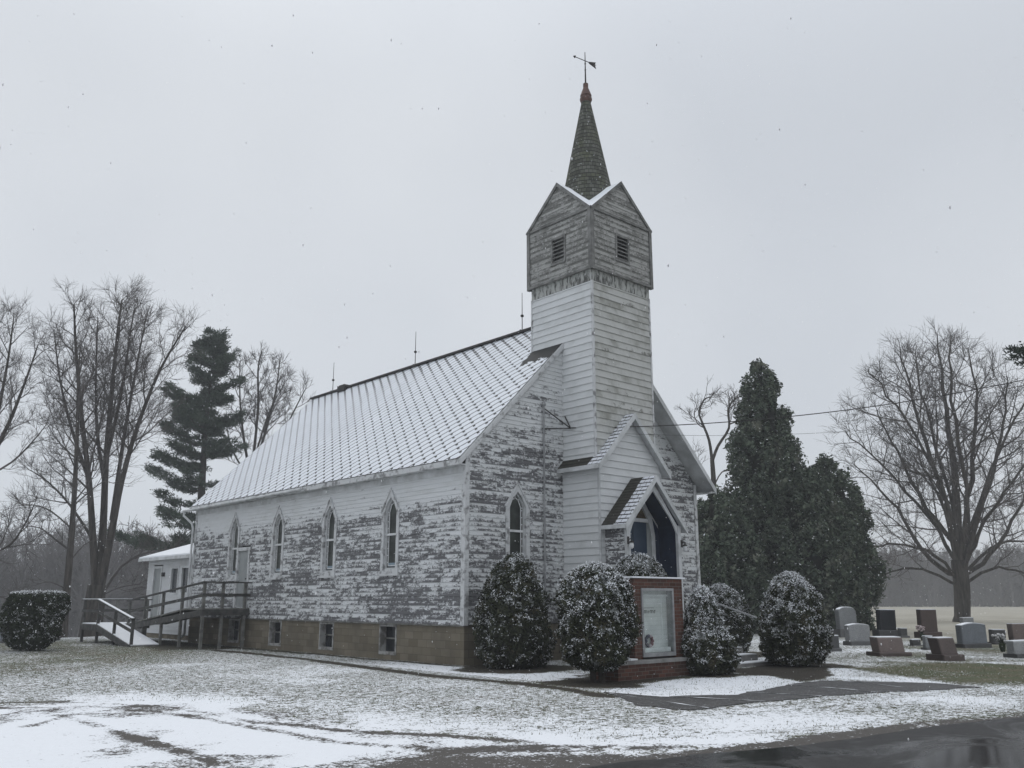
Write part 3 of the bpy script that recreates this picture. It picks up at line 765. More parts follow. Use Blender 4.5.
# ------------------------------------------------------------------ steeple
TX0, TX1, TY0, TY1 = 3.60, 6.15, -1.26, 1.27
TX, TYc = (TX0 + TX1) / 2, (TY0 + TY1) / 2
def face_fns(x0, x1, y0, y1):
    return [lambda s, z, d: (s, y0 - d, z), lambda s, z, d: (x0 - d, s, z), lambda s, z, d: (s, y1 + d, z), lambda s, z, d: (x1 + d, s, z)]
spans = [(TX0, TX1), (TY0, TY1), (TX0, TX1), (TY0, TY1)]
fns = face_fns(TX0, TX1, TY0, TY1)
m = MB()
for i in (0, 1, 2, 3): siding(m, [(spans[i][0], ZB), (spans[i][1], ZB), (spans[i][1], 10.62), (spans[i][0], 10.62)], .2, fns[i], lap=.026, mi=0 if i == 1 else 1)
tower = m.build('steeple', [M['white_side'], M['tower_front']], church)
for cx, cy, dx, dy in ((TX0, TY0, -1, -1), (TX1, TY0, 1, -1), (TX0, TY1, -1, 1), (TX1, TY1, 1, 1)):
    m = MB(); x0, x1 = sorted((cx + dx * .03, cx - dx * .035)); y0, y1 = sorted((cy + dy * .03, cy - dy * .035)); m.box(x0, x1, y0, y1, ZB, 10.62); m.build('corner_board', M['trim_worn'], tower)
m = MB()
for (a, b_), fn in zip(spans, fns): m.prism([(a - .012, 10.62), (b_ + .012, 10.62), (b_ + .012, 10.99), (a - .012, 10.99)], fn, -.02, .015)
n = NT('flaking_band', .8, .2); x, y, z = n.sep(); s_ = n.m('ADD', x, y)
st_ = n.noise(1.0, 4, .7, n.vec(n.m('MULTIPLY', s_, 9.0), 0, n.m('MULTIPLY', z, 2.2)))
n.col(n.mix(n.smooth(st_, .46, .60), (.40, .41, .39), (.085, .085, .08))); M['band'] = n.mat
m.build('skirt_band', M['band'], tower)
B = .08; ZB0, ZB1, ZBA = 10.96, 12.86, 14.05
bx0, bx1, by0, by1 = TX0 - B, TX1 + B, TY0 - B, TY1 + B
bf = face_fns(bx0, bx1, by0, by1); bs = [(bx0, bx1), (by0, by1)] * 2
m = MB(); lou = []
for i in range(4):
    a, b_ = bs[i]; c = (a + b_) / 2
    hole = [(c - .26, 11.50), (c + .26, 11.50), (c + .26, 12.28), (c - .26, 12.28)]
    siding(m, [(a, ZB0), (b_, ZB0), (b_, ZB1), (a, ZB1)], .17, bf[i], [hole])
    siding(m, [(a + .001, ZB1 + .001), (b_ - .001, ZB1 + .001), (c, ZBA)], .17, bf[i])
m.box(bx0 + .01, bx1 - .01, by0 + .01, by1 - .01, ZB0 + .01, ZB0 + .03)
belf = m.build('belfry', M['belfry'], tower)
for i in range(4):
    a, b_ = bs[i]; c = (a + b_) / 2; f = bf[i]
    m = MB(); m.ring([(c - .31, 11.45), (c + .31, 11.45), (c + .31, 12.33), (c - .31, 12.33)], [(c - .245, 11.52), (c + .245, 11.52), (c + .245, 12.26), (c - .245, 12.26)], f, -.1, .035)
    for k in range(6):
        z = 11.54 + k * .122
        m.add([f(c - .245, z, .02), f(c + .245, z, .02), f(c + .245, z + .10, -.09), f(c - .245, z + .10, -.09), f(c - .245, z + .02, .02), f(c + .245, z + .02, .02), f(c + .245, z + .12, -.09), f(c - .245, z + .12, -.09)],
              [(0, 1, 5, 4), (4, 5, 6, 7), (3, 2, 1, 0)])
    m.prism([(c - .255, 11.49), (c + .255, 11.49), (c + .255, 12.29), (c - .255, 12.29)], f, -.2, -.16)
    m.build('louvre', M['belfry_trim'], tower)
    m = MB()
    m.prism([(a - .05, ZB1 - .05), (b_ + .05, ZB1 - .05), (b_ + .05, ZB1 + .03), (a - .05, ZB1 + .03)], f, .0155, .05)
    m.prism([(a - .02, ZB0), (b_ + .02, ZB0), (b_ + .02, ZB0 + .07), (a - .02, ZB0 + .07)], f, .0152, .04)
    for sg in (-1, 1):
        e = a if sg < 0 else b_
        m.prism([(e + sg * .06, ZB1 - .03), (c, ZBA + .06), (c, ZBA - .07), (e - sg * .07, ZB1 - .02)][::sg], f, .003, .06 + .002 * sg)
        m.prism([(e + sg * .03, ZB0 - .02), (e + sg * .03, ZB1 - .05), (e - sg * .09, ZB1 - .05), (e - sg * .09, ZB0 - .02)], f, .0165, .045 + .001 * i)
    m.build('belfry_trim', M['belfry_trim'], tower)
# crossed gable roofs
m = MB(); e = .06
cxx, cyy = TX, TYc
apx = [(cxx, by0 - e), (bx0 - e, cyy), (cxx, by1 + e), (bx1 + e, cyy)]
cor = {(0, 1): (bx0 - e, by0 - e), (1, 2): (bx0 - e, by1 + e), (2, 3): (bx1 + e, by1 + e), (3, 0): (bx1 + e, by0 - e)}
za, zc = ZBA + .065, ZB1 - .02
for (i, j), c in cor.items():
    for k in (i, j):
        m.add([(*apx[k], za), (*c, zc), (cxx, cyy, za)], [(0, 1, 2)])
m.build('belfry_roof', M['snow'], tower)
m = MB(); SA = 17.55
def spr(z): return .125 + (SA - z) * .195
m.lathe([(spr(z), z) for z in np.linspace(12.95, SA, 34)], (cxx, cyy, 0), 28)
m.build('spire', M['spire'], tower, smooth=False)
m = MB(); m.lathe([(.165, 17.42), (.20, 17.5), (.20, 17.56), (.17, 17.6), (.19, 17.66), (.12, 17.86), (.085, 17.95), (.085, 18.1), (.06, 18.12)], (cxx, cyy, 0), 16); m.build('spire_cap', M['copper'], tower)
m = MB(); cz = 18.12
m.tube([(cxx, cyy, cz), (cxx, cyy, 19.28)], [.028, .012], 8)
d = np.array((1.0, -.15, .0)); d /= np.linalg.norm(d); c0 = np.array((cxx, cyy, 18.96))
m.tube([c0 - d * .42, c0 + d * .46], .013, 6)
m.tube([c0 - d * .42, c0 - d * .50], [.05, .004], 6)
for kz in (18.62, 18.85): m.lathe([(.0, -.04), (.035, 0), (.0, .04)], (cxx, cyy, kz), 8)
up = np.array((0, 0, 1.)); pz = c0 + d * .18
T = [c0 + d * .16 + up * .02, c0 + d * .46 + up * .10, c0 + d * .40, c0 + d * .46 - up * .14, c0 + d * .16 - up * .04]
sd3 = np.cross(d, up) * .008
m.add([p + sd3 for p in T] + [p - sd3 for p in T], [(0, 1, 2, 3, 4), (9, 8, 7, 6, 5)] + [(i, i + 5, (i + 1) % 5 + 5, (i + 1) % 5) for i in range(5)])
m.build('weather_vane', M['iron'], tower)

# ------------------------------------------------------------------ vestibule in front of the steeple
def gabled(parent, name, x0, x1, yb, yf, zb_, zwall, zap, ov, of, wallmat, roofmat, expo, hole=None, thick=.09, slope=None):
    xc = (x0 + x1) / 2; sl = slope
    zt = lambda x: zap - sl * abs(x - xc)
    m = MB(); fw = lambda s, z, d: (s, yf - d, z); lw = lambda s, z, d: (x0 - d, s, z); rw_ = lambda s, z, d: (x1 + d, s, z)
    zw = zt(x0) - thick - .02
    lp_ = .026 if expo > .15 else .014
    siding(m, [(yf, zb_), (yb, zb_), (yb, zw), (yf, zw)], expo, lw, lap=lp_); siding(m, [(yf, zb_), (yb, zb_), (yb, zw), (yf, zw)], expo, rw_, lap=lp_)
    if hole != 'open':
        siding(m, [(x0, zb_), (x1, zb_), (x1, zw), (xc, zap - thick - .03), (x0, zw)], expo, fw, [hole] if hole else [], lap=lp_)
    if hole == 'open':
        wl = bpy.data.objects.new(name, None); C.objects.link(wl); wl.parent = parent
        for f_ in (lw, rw_):
            m = MB(); siding(m, [(yf, zb_), (yb, zb_), (yb, zw), (yf, zw)], expo, f_); m.build('side_wall', wallmat, wl)
    else: wl = m.build(name, wallmat, parent)
    m = MB(); k = 16; xh = (x1 - x0) / 2 + ov
    for sg in (-1, 1):
        for i in range(k):
            a, b_ = xh * i / k, xh * (i + 1) / k
            A = [(xc + sg * a, yf - of, zap - sl * a), (xc + sg * a, yb, zap - sl * a), (xc + sg * b_, yb, zap - sl * b_ + .012), (xc + sg * b_, yf - of, zap - sl * b_ + .012), (xc + sg * b_, yf - of, zap - sl * b_), (xc + sg * b_, yb, zap - sl * b_)]
            m.add(A, [(0, 1, 2, 3) if sg < 0 else (3, 2, 1, 0), (3, 2, 5, 4)])
    rf = m.build('roof', roofmat, wl)
    for sg in (-1, 1):
        m = MB(); xe = xc + sg * xh; ze = zap - sl * xh
        for (ya, yb2, t0, t1) in ((yf - of, yb, .004, thick), (yf - of - .03, yf - of - .002, -.006, thick + .09)):
            P = [(xc, ya, zap - t0), (xe, ya, ze - t0), (xe, ya, ze - t1), (xc, ya, zap - t1)]
            m.add(P + [(p[0], yb2, p[2]) for p in P], [(0, 1, 2, 3), (7, 6, 5, 4), (3, 2, 6, 7), (1, 5, 6, 2), (0, 4, 5, 1)])
        a, b_ = sorted((xe, xe + sg * .02)); m.box(a, b_, yf - of, yb, ze - thick - .03, ze - .002)
        m.build('barge_board', M['trim'], wl)
    return wl, xc, zt
vest, vxc, vzt = gabled(church, 'vestibule', 3.56, 6.19, .0, -1.40, ZB, 5.3, 6.80, .22, .22, M['white_side'], M['vest_roof'], .2, [(4.12, 1.1), (5.63, 1.1), (5.63, 4.0), (4.875, 4.75), (4.12, 4.0)], slope=1.045)
for x0 in (3.53, 6.17): m = MB(); m.box(x0, x0 + .05, -1.43, -1.36, ZB, 5.2); m.build('corner_board', M['trim'], vest)
m = MB(); m.box(3.4, 6.35, -1.6, -.03, -1.0, ZB - .003); m.box(3.56, 6.19, -1.38, -.04, ZB, 1.05); m.build('vestibule_foundation', M['block'], vest)

# ------------------------------------------------------------------ entry porch
PX0, PX1, PF = 3.74, 6.02, -2.18
porch, pxc, pzt = gabled(church, 'porch', PX0, PX1, -1.42, PF, 1.0, 3.5, 4.93, .17, .12, M['peel_front'], M['porch_roof'], EXPO, 'open', thick=.08, slope=1.06)
for x in (PX0 + .055, PX1 - .055): m = MB(); m.box(x - .07, x + .07, PF - .02, PF + .07, 1.0, 3.62); m.build('porch_post', M['trim'], porch)
m = MB()
def pf(s, z, d): return (s, PF - d, z)
for sg in (-1, 1):
    m.prism([(pxc + sg * 1.0, 3.35), (pxc + sg * 1.0, 3.62), (pxc + sg * .9, 3.74), (pxc, 4.78), (pxc, 4.52), (pxc + sg * .72, 3.80), (pxc + sg * .88, 3.58)][::sg], pf, -.03, .012 + sg * .001)
m.build('gable_trim', M['trim'], porch)
m = MB()
m.box(PX0 + .015, PX0 + .03, PF + .08, -1.42, 1.1, 3.66); m.box(PX1 - .03, PX1 - .015, PF + .08, -1.42, 1.1, 3.66)
m.prism([(PX0 + .03, 1.1), (PX1 - .03, 1.1), (PX1 - .03, 3.55), (pxc, 4.78), (PX0 + .03, 3.55)], lambda s, z, d: (s, -1.43 - d, z), 0, .012)
for sg in (-1, 1):
    xe = pxc + sg * 1.12; A = [(pxc, PF + .03, 4.83), (xe, PF + .03, 4.83 - 1.06 * 1.12), (xe, -1.44, 4.83 - 1.06 * 1.12), (pxc, -1.44, 4.83)]
    m.add(A + [(p[0], p[1], p[2] - .015) for p in A], [(0, 1, 2, 3), (7, 6, 5, 4), (0, 4, 5, 1)])
m.build('porch_lining', M['navy'], porch)
m = MB(); dn = lambda s, z, d: (s, -1.447 - d, z)
arc_o = [(4.02, 1.12), (5.73, 1.12), (5.73, 3.35), (5.62, 3.85), (5.35, 4.25), (4.875, 4.66), (4.40, 4.25), (4.13, 3.85), (4.02, 3.35)]
arc_i = [(4.18, 1.12), (5.57, 1.12), (5.57, 3.33), (5.47, 3.78), (5.24, 4.12), (4.875, 4.44), (4.51, 4.12), (4.28, 3.78), (4.18, 3.33)]
m.ring(arc_o, arc_i, dn, 0, .07)
m.prism([(4.2, 3.72), (5.5, 3.72), (5.5, 3.82), (4.2, 3.82)], dn, .002, .05); dcas = m.build('door_casing', M['trim'], porch)
m = MB()
for a, b_ in ((4.20, 4.80), (4.83, 5.40)):
    m.prism([(a, 1.13), (b_, 1.13), (b_, 3.71), (a, 3.71)], dn, 0.001, .03)
m.build('front_door', M['door_blue'], porch)
m = MB(); m.prism([(5.41, 1.13), (5.56, 1.13), (5.56, 3.71), (5.41, 3.71)], dn, .001, .028); m.build('side_light', M['grey_door'], porch)
m = MB(); m.prism([(4.24, 3.83), (5.49, 3.83), (5.20, 4.14), (4.875, 4.42), (4.55, 4.14)], dn, .001, .012); m.build('transom', M['transom'], porch)
m = MB(); m.tube([dn(4.8, 2.2, .03), dn(4.8, 2.2, .07)], .03, 8); m.box(4.79, 4.81, -1.53, -1.51, 2.1, 2.32); m.build('door_handle', M['iron'], porch)
for x in (PX0 + .02, PX1 + .02):
    m = MB(); m.box(x - .04, x + .04, PF - .032, PF - .02, 3.02, 3.22); m.tube([(x, PF - .03, 3.14), (x, PF - .12, 3.16), (x, PF - .14, 3.1)], .014, 6); m.lathe([(.03, .0), (.065, -.02), (.07, -.05)], (x, PF - .14, 3.10), 10)
    m.lathe([(.045, 0), (.062, -.06), (.05, -.13), (.02, -.16)], (x, PF - .14, 3.052), 10, 1)
    m.build('wall_lamp', [M['iron'], M['lamp_white']], porch)
m = MB(); m.box(PX0 - .05, PX1 + .05, PF - .12, -1.42, -.8, 1.0); m.build('porch_floor', M['concrete'], porch)
m = MB(); ms = MB()
for k in range(6):
    z = 1.0 - (k + 1) * .155; y0 = PF - .12 - k * .42
    m.box(3.7, 6.12, y0 - .42, y0 - .001, -.5, z)
    ms.box(3.72, 6.10, y0 - .40, y0 - .03, z + .001, z + .022)
m.build('porch_steps', M['concrete'], church); ms.build('step_snow', M['snow'], church)
for x in (3.76, 6.08):
    m = MB(); m.tube([(x, -2.28, 1.85), (x, -3.34, 1.47), (x, -4.84, 1.03), (x, -4.95, .98), (x, -4.95, .82)], .024, 8)
    m.tube([(x, -4.84, 1.02), (x, -4.84, .0)], .026, 8); m.tube([(x, -3.2, 1.5), (x, -3.2, .55)], .022, 8); m.build('handrail', M['galv'], church)

# service mast and bracket on the front wall
m = MB(); m.tube([(2.76, -.07, .5), (2.76, -.07, 6.98)], .028, 8); m.lathe([(.05, 0), (.07, .05), (.05, .12), (0, .14)], (2.76, -.07, 6.94), 8)
for a, b_ in (((2.76, -.05, 6.9), (3.5, -.4, 6.35)), ((3.5, -.4, 6.35), (3.58, -.1, 6.75)), ((2.78, -.05, 6.3), (3.5, -.4, 6.35))): m.tube([a, b_], .018, 6, mi=1)
m.build('service_mast', [M['galv'], M['iron']], church)

# ------------------------------------------------------------------ rear annex
annex = empty('annex', (.6, 17.2, 0), 'small white annex with low snowy roof and narrow windows behind the church', 'annex')
AX0, AX1, AY0, AY1 = .6, 9.1, 17.25, 23.0
m = MB()
fa = lambda s, z, d: (AX0 - d, s, z)
adoor = [(21.35, .78), (22.35, .78), (22.35, 3.0), (21.35, 3.0)]; aw = [(20.0, .33), (18.9, .33)]
wh = [[(c - .36, 1.85), (c + .36, 1.85), (c + .36, 2.88), (c - .36, 2.88)] for c, h in aw]
siding(m, [(AY0, .2), (AY1, .2), (AY1, 3.34), (AY0, 3.34)], .15, fa, [adoor] + wh)
siding(m, [(AX0, .2), (AX1, .2), (AX1, 3.34), ((AX0 + AX1) / 2, 4.6), (AX0, 3.34)], .15, lambda s, z, d: (s, AY1 + d, z))
siding(m, [(AX0, .2), (AX1, .2), (AX1, 3.34), ((AX0 + AX1) / 2, 4.6), (AX0, 3.34)], .15, lambda s, z, d: (s, AY0 - d, z))
siding(m, [(AY0, .2), (AY1, .2), (AY1, 3.34), (AY0, 3.34)], .15, lambda s, z, d: (AX1 + d, s, z))
M['annex'] = siding_mat('annex_clapboard', (.56, .57, .58), (.16, .16, .16), .15, .2, -.11, None, .35)
m.build('wall', M['annex'], annex)
m = MB(); m.box(AX0 + .03, AX1 - .03, AY0 + .03, AY1 - .03, -4, .2); m.build('foundation', M['block'], annex)
m = MB(); xm = (AX0 + AX1) / 2; zed = 3.38; sl = .3
for sg in (-1, 1):
    xe = xm + sg * (xm - AX0 + .4); zm = zed + sl * abs(xe - xm)
    P = [(xm, AY0, zm), (xe, AY0, zed), (xe, AY1 + .25, zed), (xm, AY1 + .25, zm)]
    m.add([(a, b, c - .03) for a, b, c in P] + [(a, b, c - .16) for a, b, c in P], [(0, 1, 2, 3), (7, 6, 5, 4)] + [(i, i + 4, (i + 1) % 4 + 4, (i + 1) % 4) for i in range(4)])
rf = m.build('roof', M['trim'], annex)
m = MB()
for sg in (-1, 1):
    xe = xm + sg * (xm - AX0 + .38); zm = zed + sl * abs(xe - xm)
    P = [(xm, AY0 + .02, zm), (xe, AY0 + .02, zed), (xe, AY1 + .23, zed), (xm, AY1 + .23, zm)]
    m.add([(a, b, c + .03) for a, b, c in P] + [(a, b, c - .031) for a, b, c in P], [(0, 1, 2, 3), (7, 6, 5, 4)] + [(i, i + 4, (i + 1) % 4 + 4, (i + 1) % 4) for i in range(4)])
m.build('roof_snow', M['snow'], rf)
m = MB(); m.ring(adoor, [(21.45, .8), (22.25, .8), (22.25, 2.9), (21.45, 2.9)], fa, -.08, .04); ad = m.build('door', M['trim'], annex)
m = MB(); m.prism([(21.44, .8), (22.26, .8), (22.26, 2.91), (21.44, 2.91)], fa, -.06, -.02); m.build('door_leaf', M['grey_door'], ad)
for (c, h), hh in zip(aw, wh):
    m = MB(); m.ring([(c - .42, 1.79), (c + .42, 1.79), (c + .42, 2.94), (c - .42, 2.94)], [(c - h, 1.87), (c + h, 1.87), (c + h, 2.86), (c - h, 2.86)], fa, -.06, .03); wn = m.build('window', M['trim'], annex)
    m = MB(); m.prism([(c - h - .02, 1.85), (c + h + .02, 1.85), (c + h + .02, 2.88), (c - h - .02, 2.88)], fa, -.08, -.05); m.build('pane', M['dark_pane'], wn)
m = MB(); m.box(AX0 - .12, AX0 - .02, 21.05, 21.2, 2.55, 2.72); m.tube([(AX0, 21.12, 2.6), (AX0 - .12, 21.12, 2.64)], .02, 6); m.build('wall_lamp', M['iron'], annex)

# ------------------------------------------------------------------ wheelchair ramp
ramp = empty('wheelchair_ramp', (-1.7, 15.5, 0), 'weathered timber wheelchair ramp with railings and snowy lower run beside the church', 'ramp')
RX0, RXM, RX1 = -2.80, -1.72, -.28
def sheet(mb, x0, x1, ya, za, yb, zb_, t0, t1):
    P = [(x0, ya, za), (x1, ya, za), (x1, yb, zb_), (x0, yb, zb_)]
    mb.add([(a, b, c + t0) for a, b, c in P] + [(a, b, c + t1) for a, b, c in P], [(0, 1, 2, 3)[::-1] if t0 < t1 else (0, 1, 2, 3), (4, 5, 6, 7)] + [(i, (i + 1) % 4, (i + 1) % 4 + 4, i + 4) for i in range(4)])
UP0, UP1 = (11.7, 1.30), (18.6, .68)
m = MB(); sheet(m, RXM, -.04, 11.7, 1.30, 13.1, 1.30, -.05, 0); sheet(m, RXM, -.12, 13.1, 1.30, UP1[0], UP1[1], -.05, 0); m.build('upper_deck', M['grey_wood'], ramp)
m = MB(); sheet(m, RX0, -.12, UP1[0] + .003, .68, 20.4, .68, -.05, 0); m.build('landing', M['grey_wood'], ramp)
m = MB(); sheet(m, RX0, RXM - .05, 18.6, .68, 14.9, .03, -.05, 0); m.build('lower_deck', M['grey_wood'], ramp)
m = MB(); sheet(m, RX0 + .02, RXM - .07, 18.6, .68, 14.92, .035, .003, .03); sheet(m, RX0 + .02, -.2, 18.63, .68, 20.36, .68, .003, .03); m.build('deck_snow', M['snow_deck'], ramp)
m = MB()
m.bar((RXM, 11.72, 1.17), (RXM, UP1[0], UP1[1] - .14), .045, .2); m.bar((RXM, 11.70, 1.17), (-.04, 11.70, 1.17), .045, .2)
m.bar((RX0, 18.6, .56), (RX0, 14.9, -.06), .045, .2); m.bar((RX0, 18.6, .55), (RX0, 20.4, .55), .045, .2); m.bar((RX0, 20.4, .55), (-.12, 20.4, .55), .045, .2)
m.build('rim_joist', M['dark_wood'], ramp)
def post(x, y, zt, zb_=-.3, wd=.09):
    m = MB(); m.box(x - wd / 2, x + wd / 2, y - wd / 2, y + wd / 2, zb_, zt); m.build('post', M['grey_wood'] if x > -2 else M['dark_wood'], ramp)
zu = lambda y: 1.30 + (y - 11.7) / (18.6 - 11.7) * (.68 - 1.30)
for y in (11.74, 13.5, 15.2, 16.9, 18.5): post(RXM + .06, y, zu(y) + .84)
for x in (-1.0, -.2): post(x, 11.74, 2.14)
for y, z in ((14.98, .06), (16.8, .37), (18.62, .68)): post(RX0 + .06, y, z + .9)
for x in (RX0 + .06, -1.5, -.3): post(x, 20.34, 1.58)
m = MB()
for off, hh, th in ((.86, .09, .05), (.44, .10, .035)):
    m.bar((RXM + .01, 11.7, 1.3 + off), (RXM + .01, 18.6, .68 + off), th if off < .6 else .12, hh if off < .6 else .045)
    m.bar((RXM, 11.70, 1.3 + off + .002), (-.03, 11.70, 1.3 + off + .002), th if off < .6 else .12, hh if off < .6 else .045)
    m.bar((RX0, 18.65, .68 + off + .04), (RX0, 14.85, .03 + off + .04), th if off < .6 else .12, hh if off < .6 else .045)
    m.bar((RX0, 18.6, .68 + off + .043), (RX0, 20.42, .68 + off + .043), th if off < .6 else .12, hh if off < .6 else .045)
    m.bar((RX0, 20.40, .68 + off + .046), (-.12, 20.40, .68 + off + .046), th if off < .6 else .12, hh if off < .6 else .045)
m.build('rail', M['dark_wood'], ramp)
m = MB(); m.bar((RX0, 18.62, .68 + .938), (RX0, 14.87, .03 + .938), .10, .02); m.bar((RX0, 18.66, 1.612), (RX0, 20.4, 1.612), .10, .02); m.bar((RX0, 20.40, 1.62), (-.3, 20.40, 1.62), .10, .02); m.build('rail_snow', M['snow_deck'], ramp)

# ------------------------------------------------------------------ brick notice sign
sign = empty('notice_board', (1.1, -5.0, 0), 'red brick church notice board with glazed white case and snow on top', 'sign')
SY = -5.3
m = MB()
m.box(.28, .52, SY, SY + .5, .38, 2.04); m.box(1.62, 1.94, SY, SY + .5, .38, 2.04); m.box(.52, 1.62, SY, SY + .5, 1.84, 2.04); m.box(.52, 1.62, SY + .2, SY + .5, .38, 1.84)
m.build('brick_surround', M['brick'], sign)
m = MB(); m.box(-.40, 2.04, SY - .12, SY + .62, -.4, .30); bs_ = m.build('brick_base', M['brick'], sign)
m = MB(); m.box(-.43, 2.07, SY - .15, SY + .65, .303, .377); m.build('stone_ledge', M['concrete'], sign)
for bb in ((.22, 2.0, SY - .05, SY + .55, 2.043, 2.075), (-.38, .24, SY - .1, SY + .5, .38, .41), (1.99, 2.05, SY - .12, SY + .5, .38, .412)): m = MB(); m.box(*bb); m.build('snow_cap', M['snow'], sign)
fs = lambda s, z, d: (s, SY - d, z)
m = MB(); m.ring([(.525, .42), (1.615, .42), (1.615, 1.835), (.525, 1.835)], [(.58, .50), (1.56, .50), (1.56, 1.78), (.58, 1.78)], fs, -.18, .02); cs_ = m.build('display_case', M['galv'], sign)
n = NT('faded_letter_board', .5, .3); x, y, z = n.sep()
gl = n.m('LESS_THAN', n.m('FRACT', n.m('DIVIDE', z, .095)), .10)
n.col(n.mix(n.m('MULTIPLY', gl, .35), n.mix(n.smooth(n.noise(3, 4), .35, .7), (.50, .515, .51), (.62, .635, .63)), (.3, .31, .31))); M['board'] = n.mat
m = MB(); m.prism([(.58, .5), (1.56, .5), (1.56, 1.78), (.58, 1.78)], fs, -.175, -.15); m.build('letter_board', M['board'], cs_)
m = MB()
m.prism([(.6, 1.50), (1.38, 1.50), (1.38, 1.525), (.6, 1.525)], fs, -.149, -.14); m.prism([(1.36, .56), (1.385, .56), (1.385, 1.66), (1.36, 1.66)], fs, -.149, -.142); m.prism([(.6, .505), (1.54, .505), (1.54, .60), (.6, .60)], fs, -.149, -.06)
m.prism([(.6, 1.66), (1.54, 1.66), (1.54, 1.70), (.6, 1.70)], fs, -.149, -.10)
m.build('case_bar', M['came'], cs_)
M['letters'] = simple('faded_letters', (.05, .05, .052), (.12, .12, .12), 20)
m = MB(); x = .64
while x < 1.18:
    wd = random.uniform(.03, .05); t = random.choice((0, 1, 2))
    m.prism([(x, 1.305), (x + .012, 1.305), (x + .012, 1.375), (x, 1.375)], fs, -.149, -.145)
    if t: m.prism([(x + .012, 1.358), (x + wd, 1.358), (x + wd, 1.375), (x + .012, 1.375)], fs, -.149, -.145)
    if t != 1: m.prism([(x + .012, 1.332), (x + wd, 1.332), (x + wd, 1.342), (x + .012, 1.342)], fs, -.149, -.145)
    x += wd + .014
m.build('lettering', M['letters'], cs_); m = MB()
x = .66
while x < 1.1:
    wd = random.uniform(.02, .04); m.prism([(x, 1.415), (x + wd, 1.415), (x + wd, 1.425), (x, 1.425)], fs, -.149, -.146); x += wd + .012
m.build('lettering', M['letters'], cs_)
gmat = bpy.data.materials.new('case_glass'); gmat.use_nodes = True; t_ = gmat.node_tree; t_.nodes.clear()
o_ = t_.nodes.new('ShaderNodeOutputMaterial'); mx_ = t_.nodes.new('ShaderNodeMixShader'); tr_ = t_.nodes.new('ShaderNodeBsdfTransparent'); gl_ = t_.nodes.new('ShaderNodeBsdfGlossy'); gl_.inputs['Roughness'].default_value = .05; tr_.inputs['Color'].default_value = (.95, .97, .965, 1)
mx_.inputs[0].default_value = .05
t_.links.new(tr_.outputs[0], mx_.inputs[1]); t_.links.new(gl_.outputs[0], mx_.inputs[2]); t_.links.new(mx_.outputs[0], o_.inputs[0])
m = MB(); m.prism([(.57, .49), (1.57, .49), (1.57, 1.79), (.57, 1.79)], fs, -.012, -.006); m.build('glass', gmat, cs_)
wr = empty('wreath', (.86, SY + .1, .60), 'small red, white and dark blue floral wreath standing inside the notice board', 'wreath')
cols = [simple('wreath_red', (.12, .035, .045), (.22, .08, .09), 20), simple('wreath_pink', (.38, .30, .33), (.5, .42, .44), 20), simple('wreath_blue', (.03, .03, .05), (.07, .07, .10), 20)]
m = MB()
for k in range(26):
    a = math.pi * 2 * k / 26; c = (.86 + .105 * math.cos(a), SY + .1 + random.uniform(-.02, .02), .735 + .105 * math.sin(a)); mi = 2 if math.cos(a) < -.1 else (0 if math.cos(a) > .45 else 1)
    m.lathe([(.006, -.034), (.032, -.015), (.036, .005), (.02, .028), (.004, .034)], c, 7, mi)
m.build('flower_ring', cols, wr)

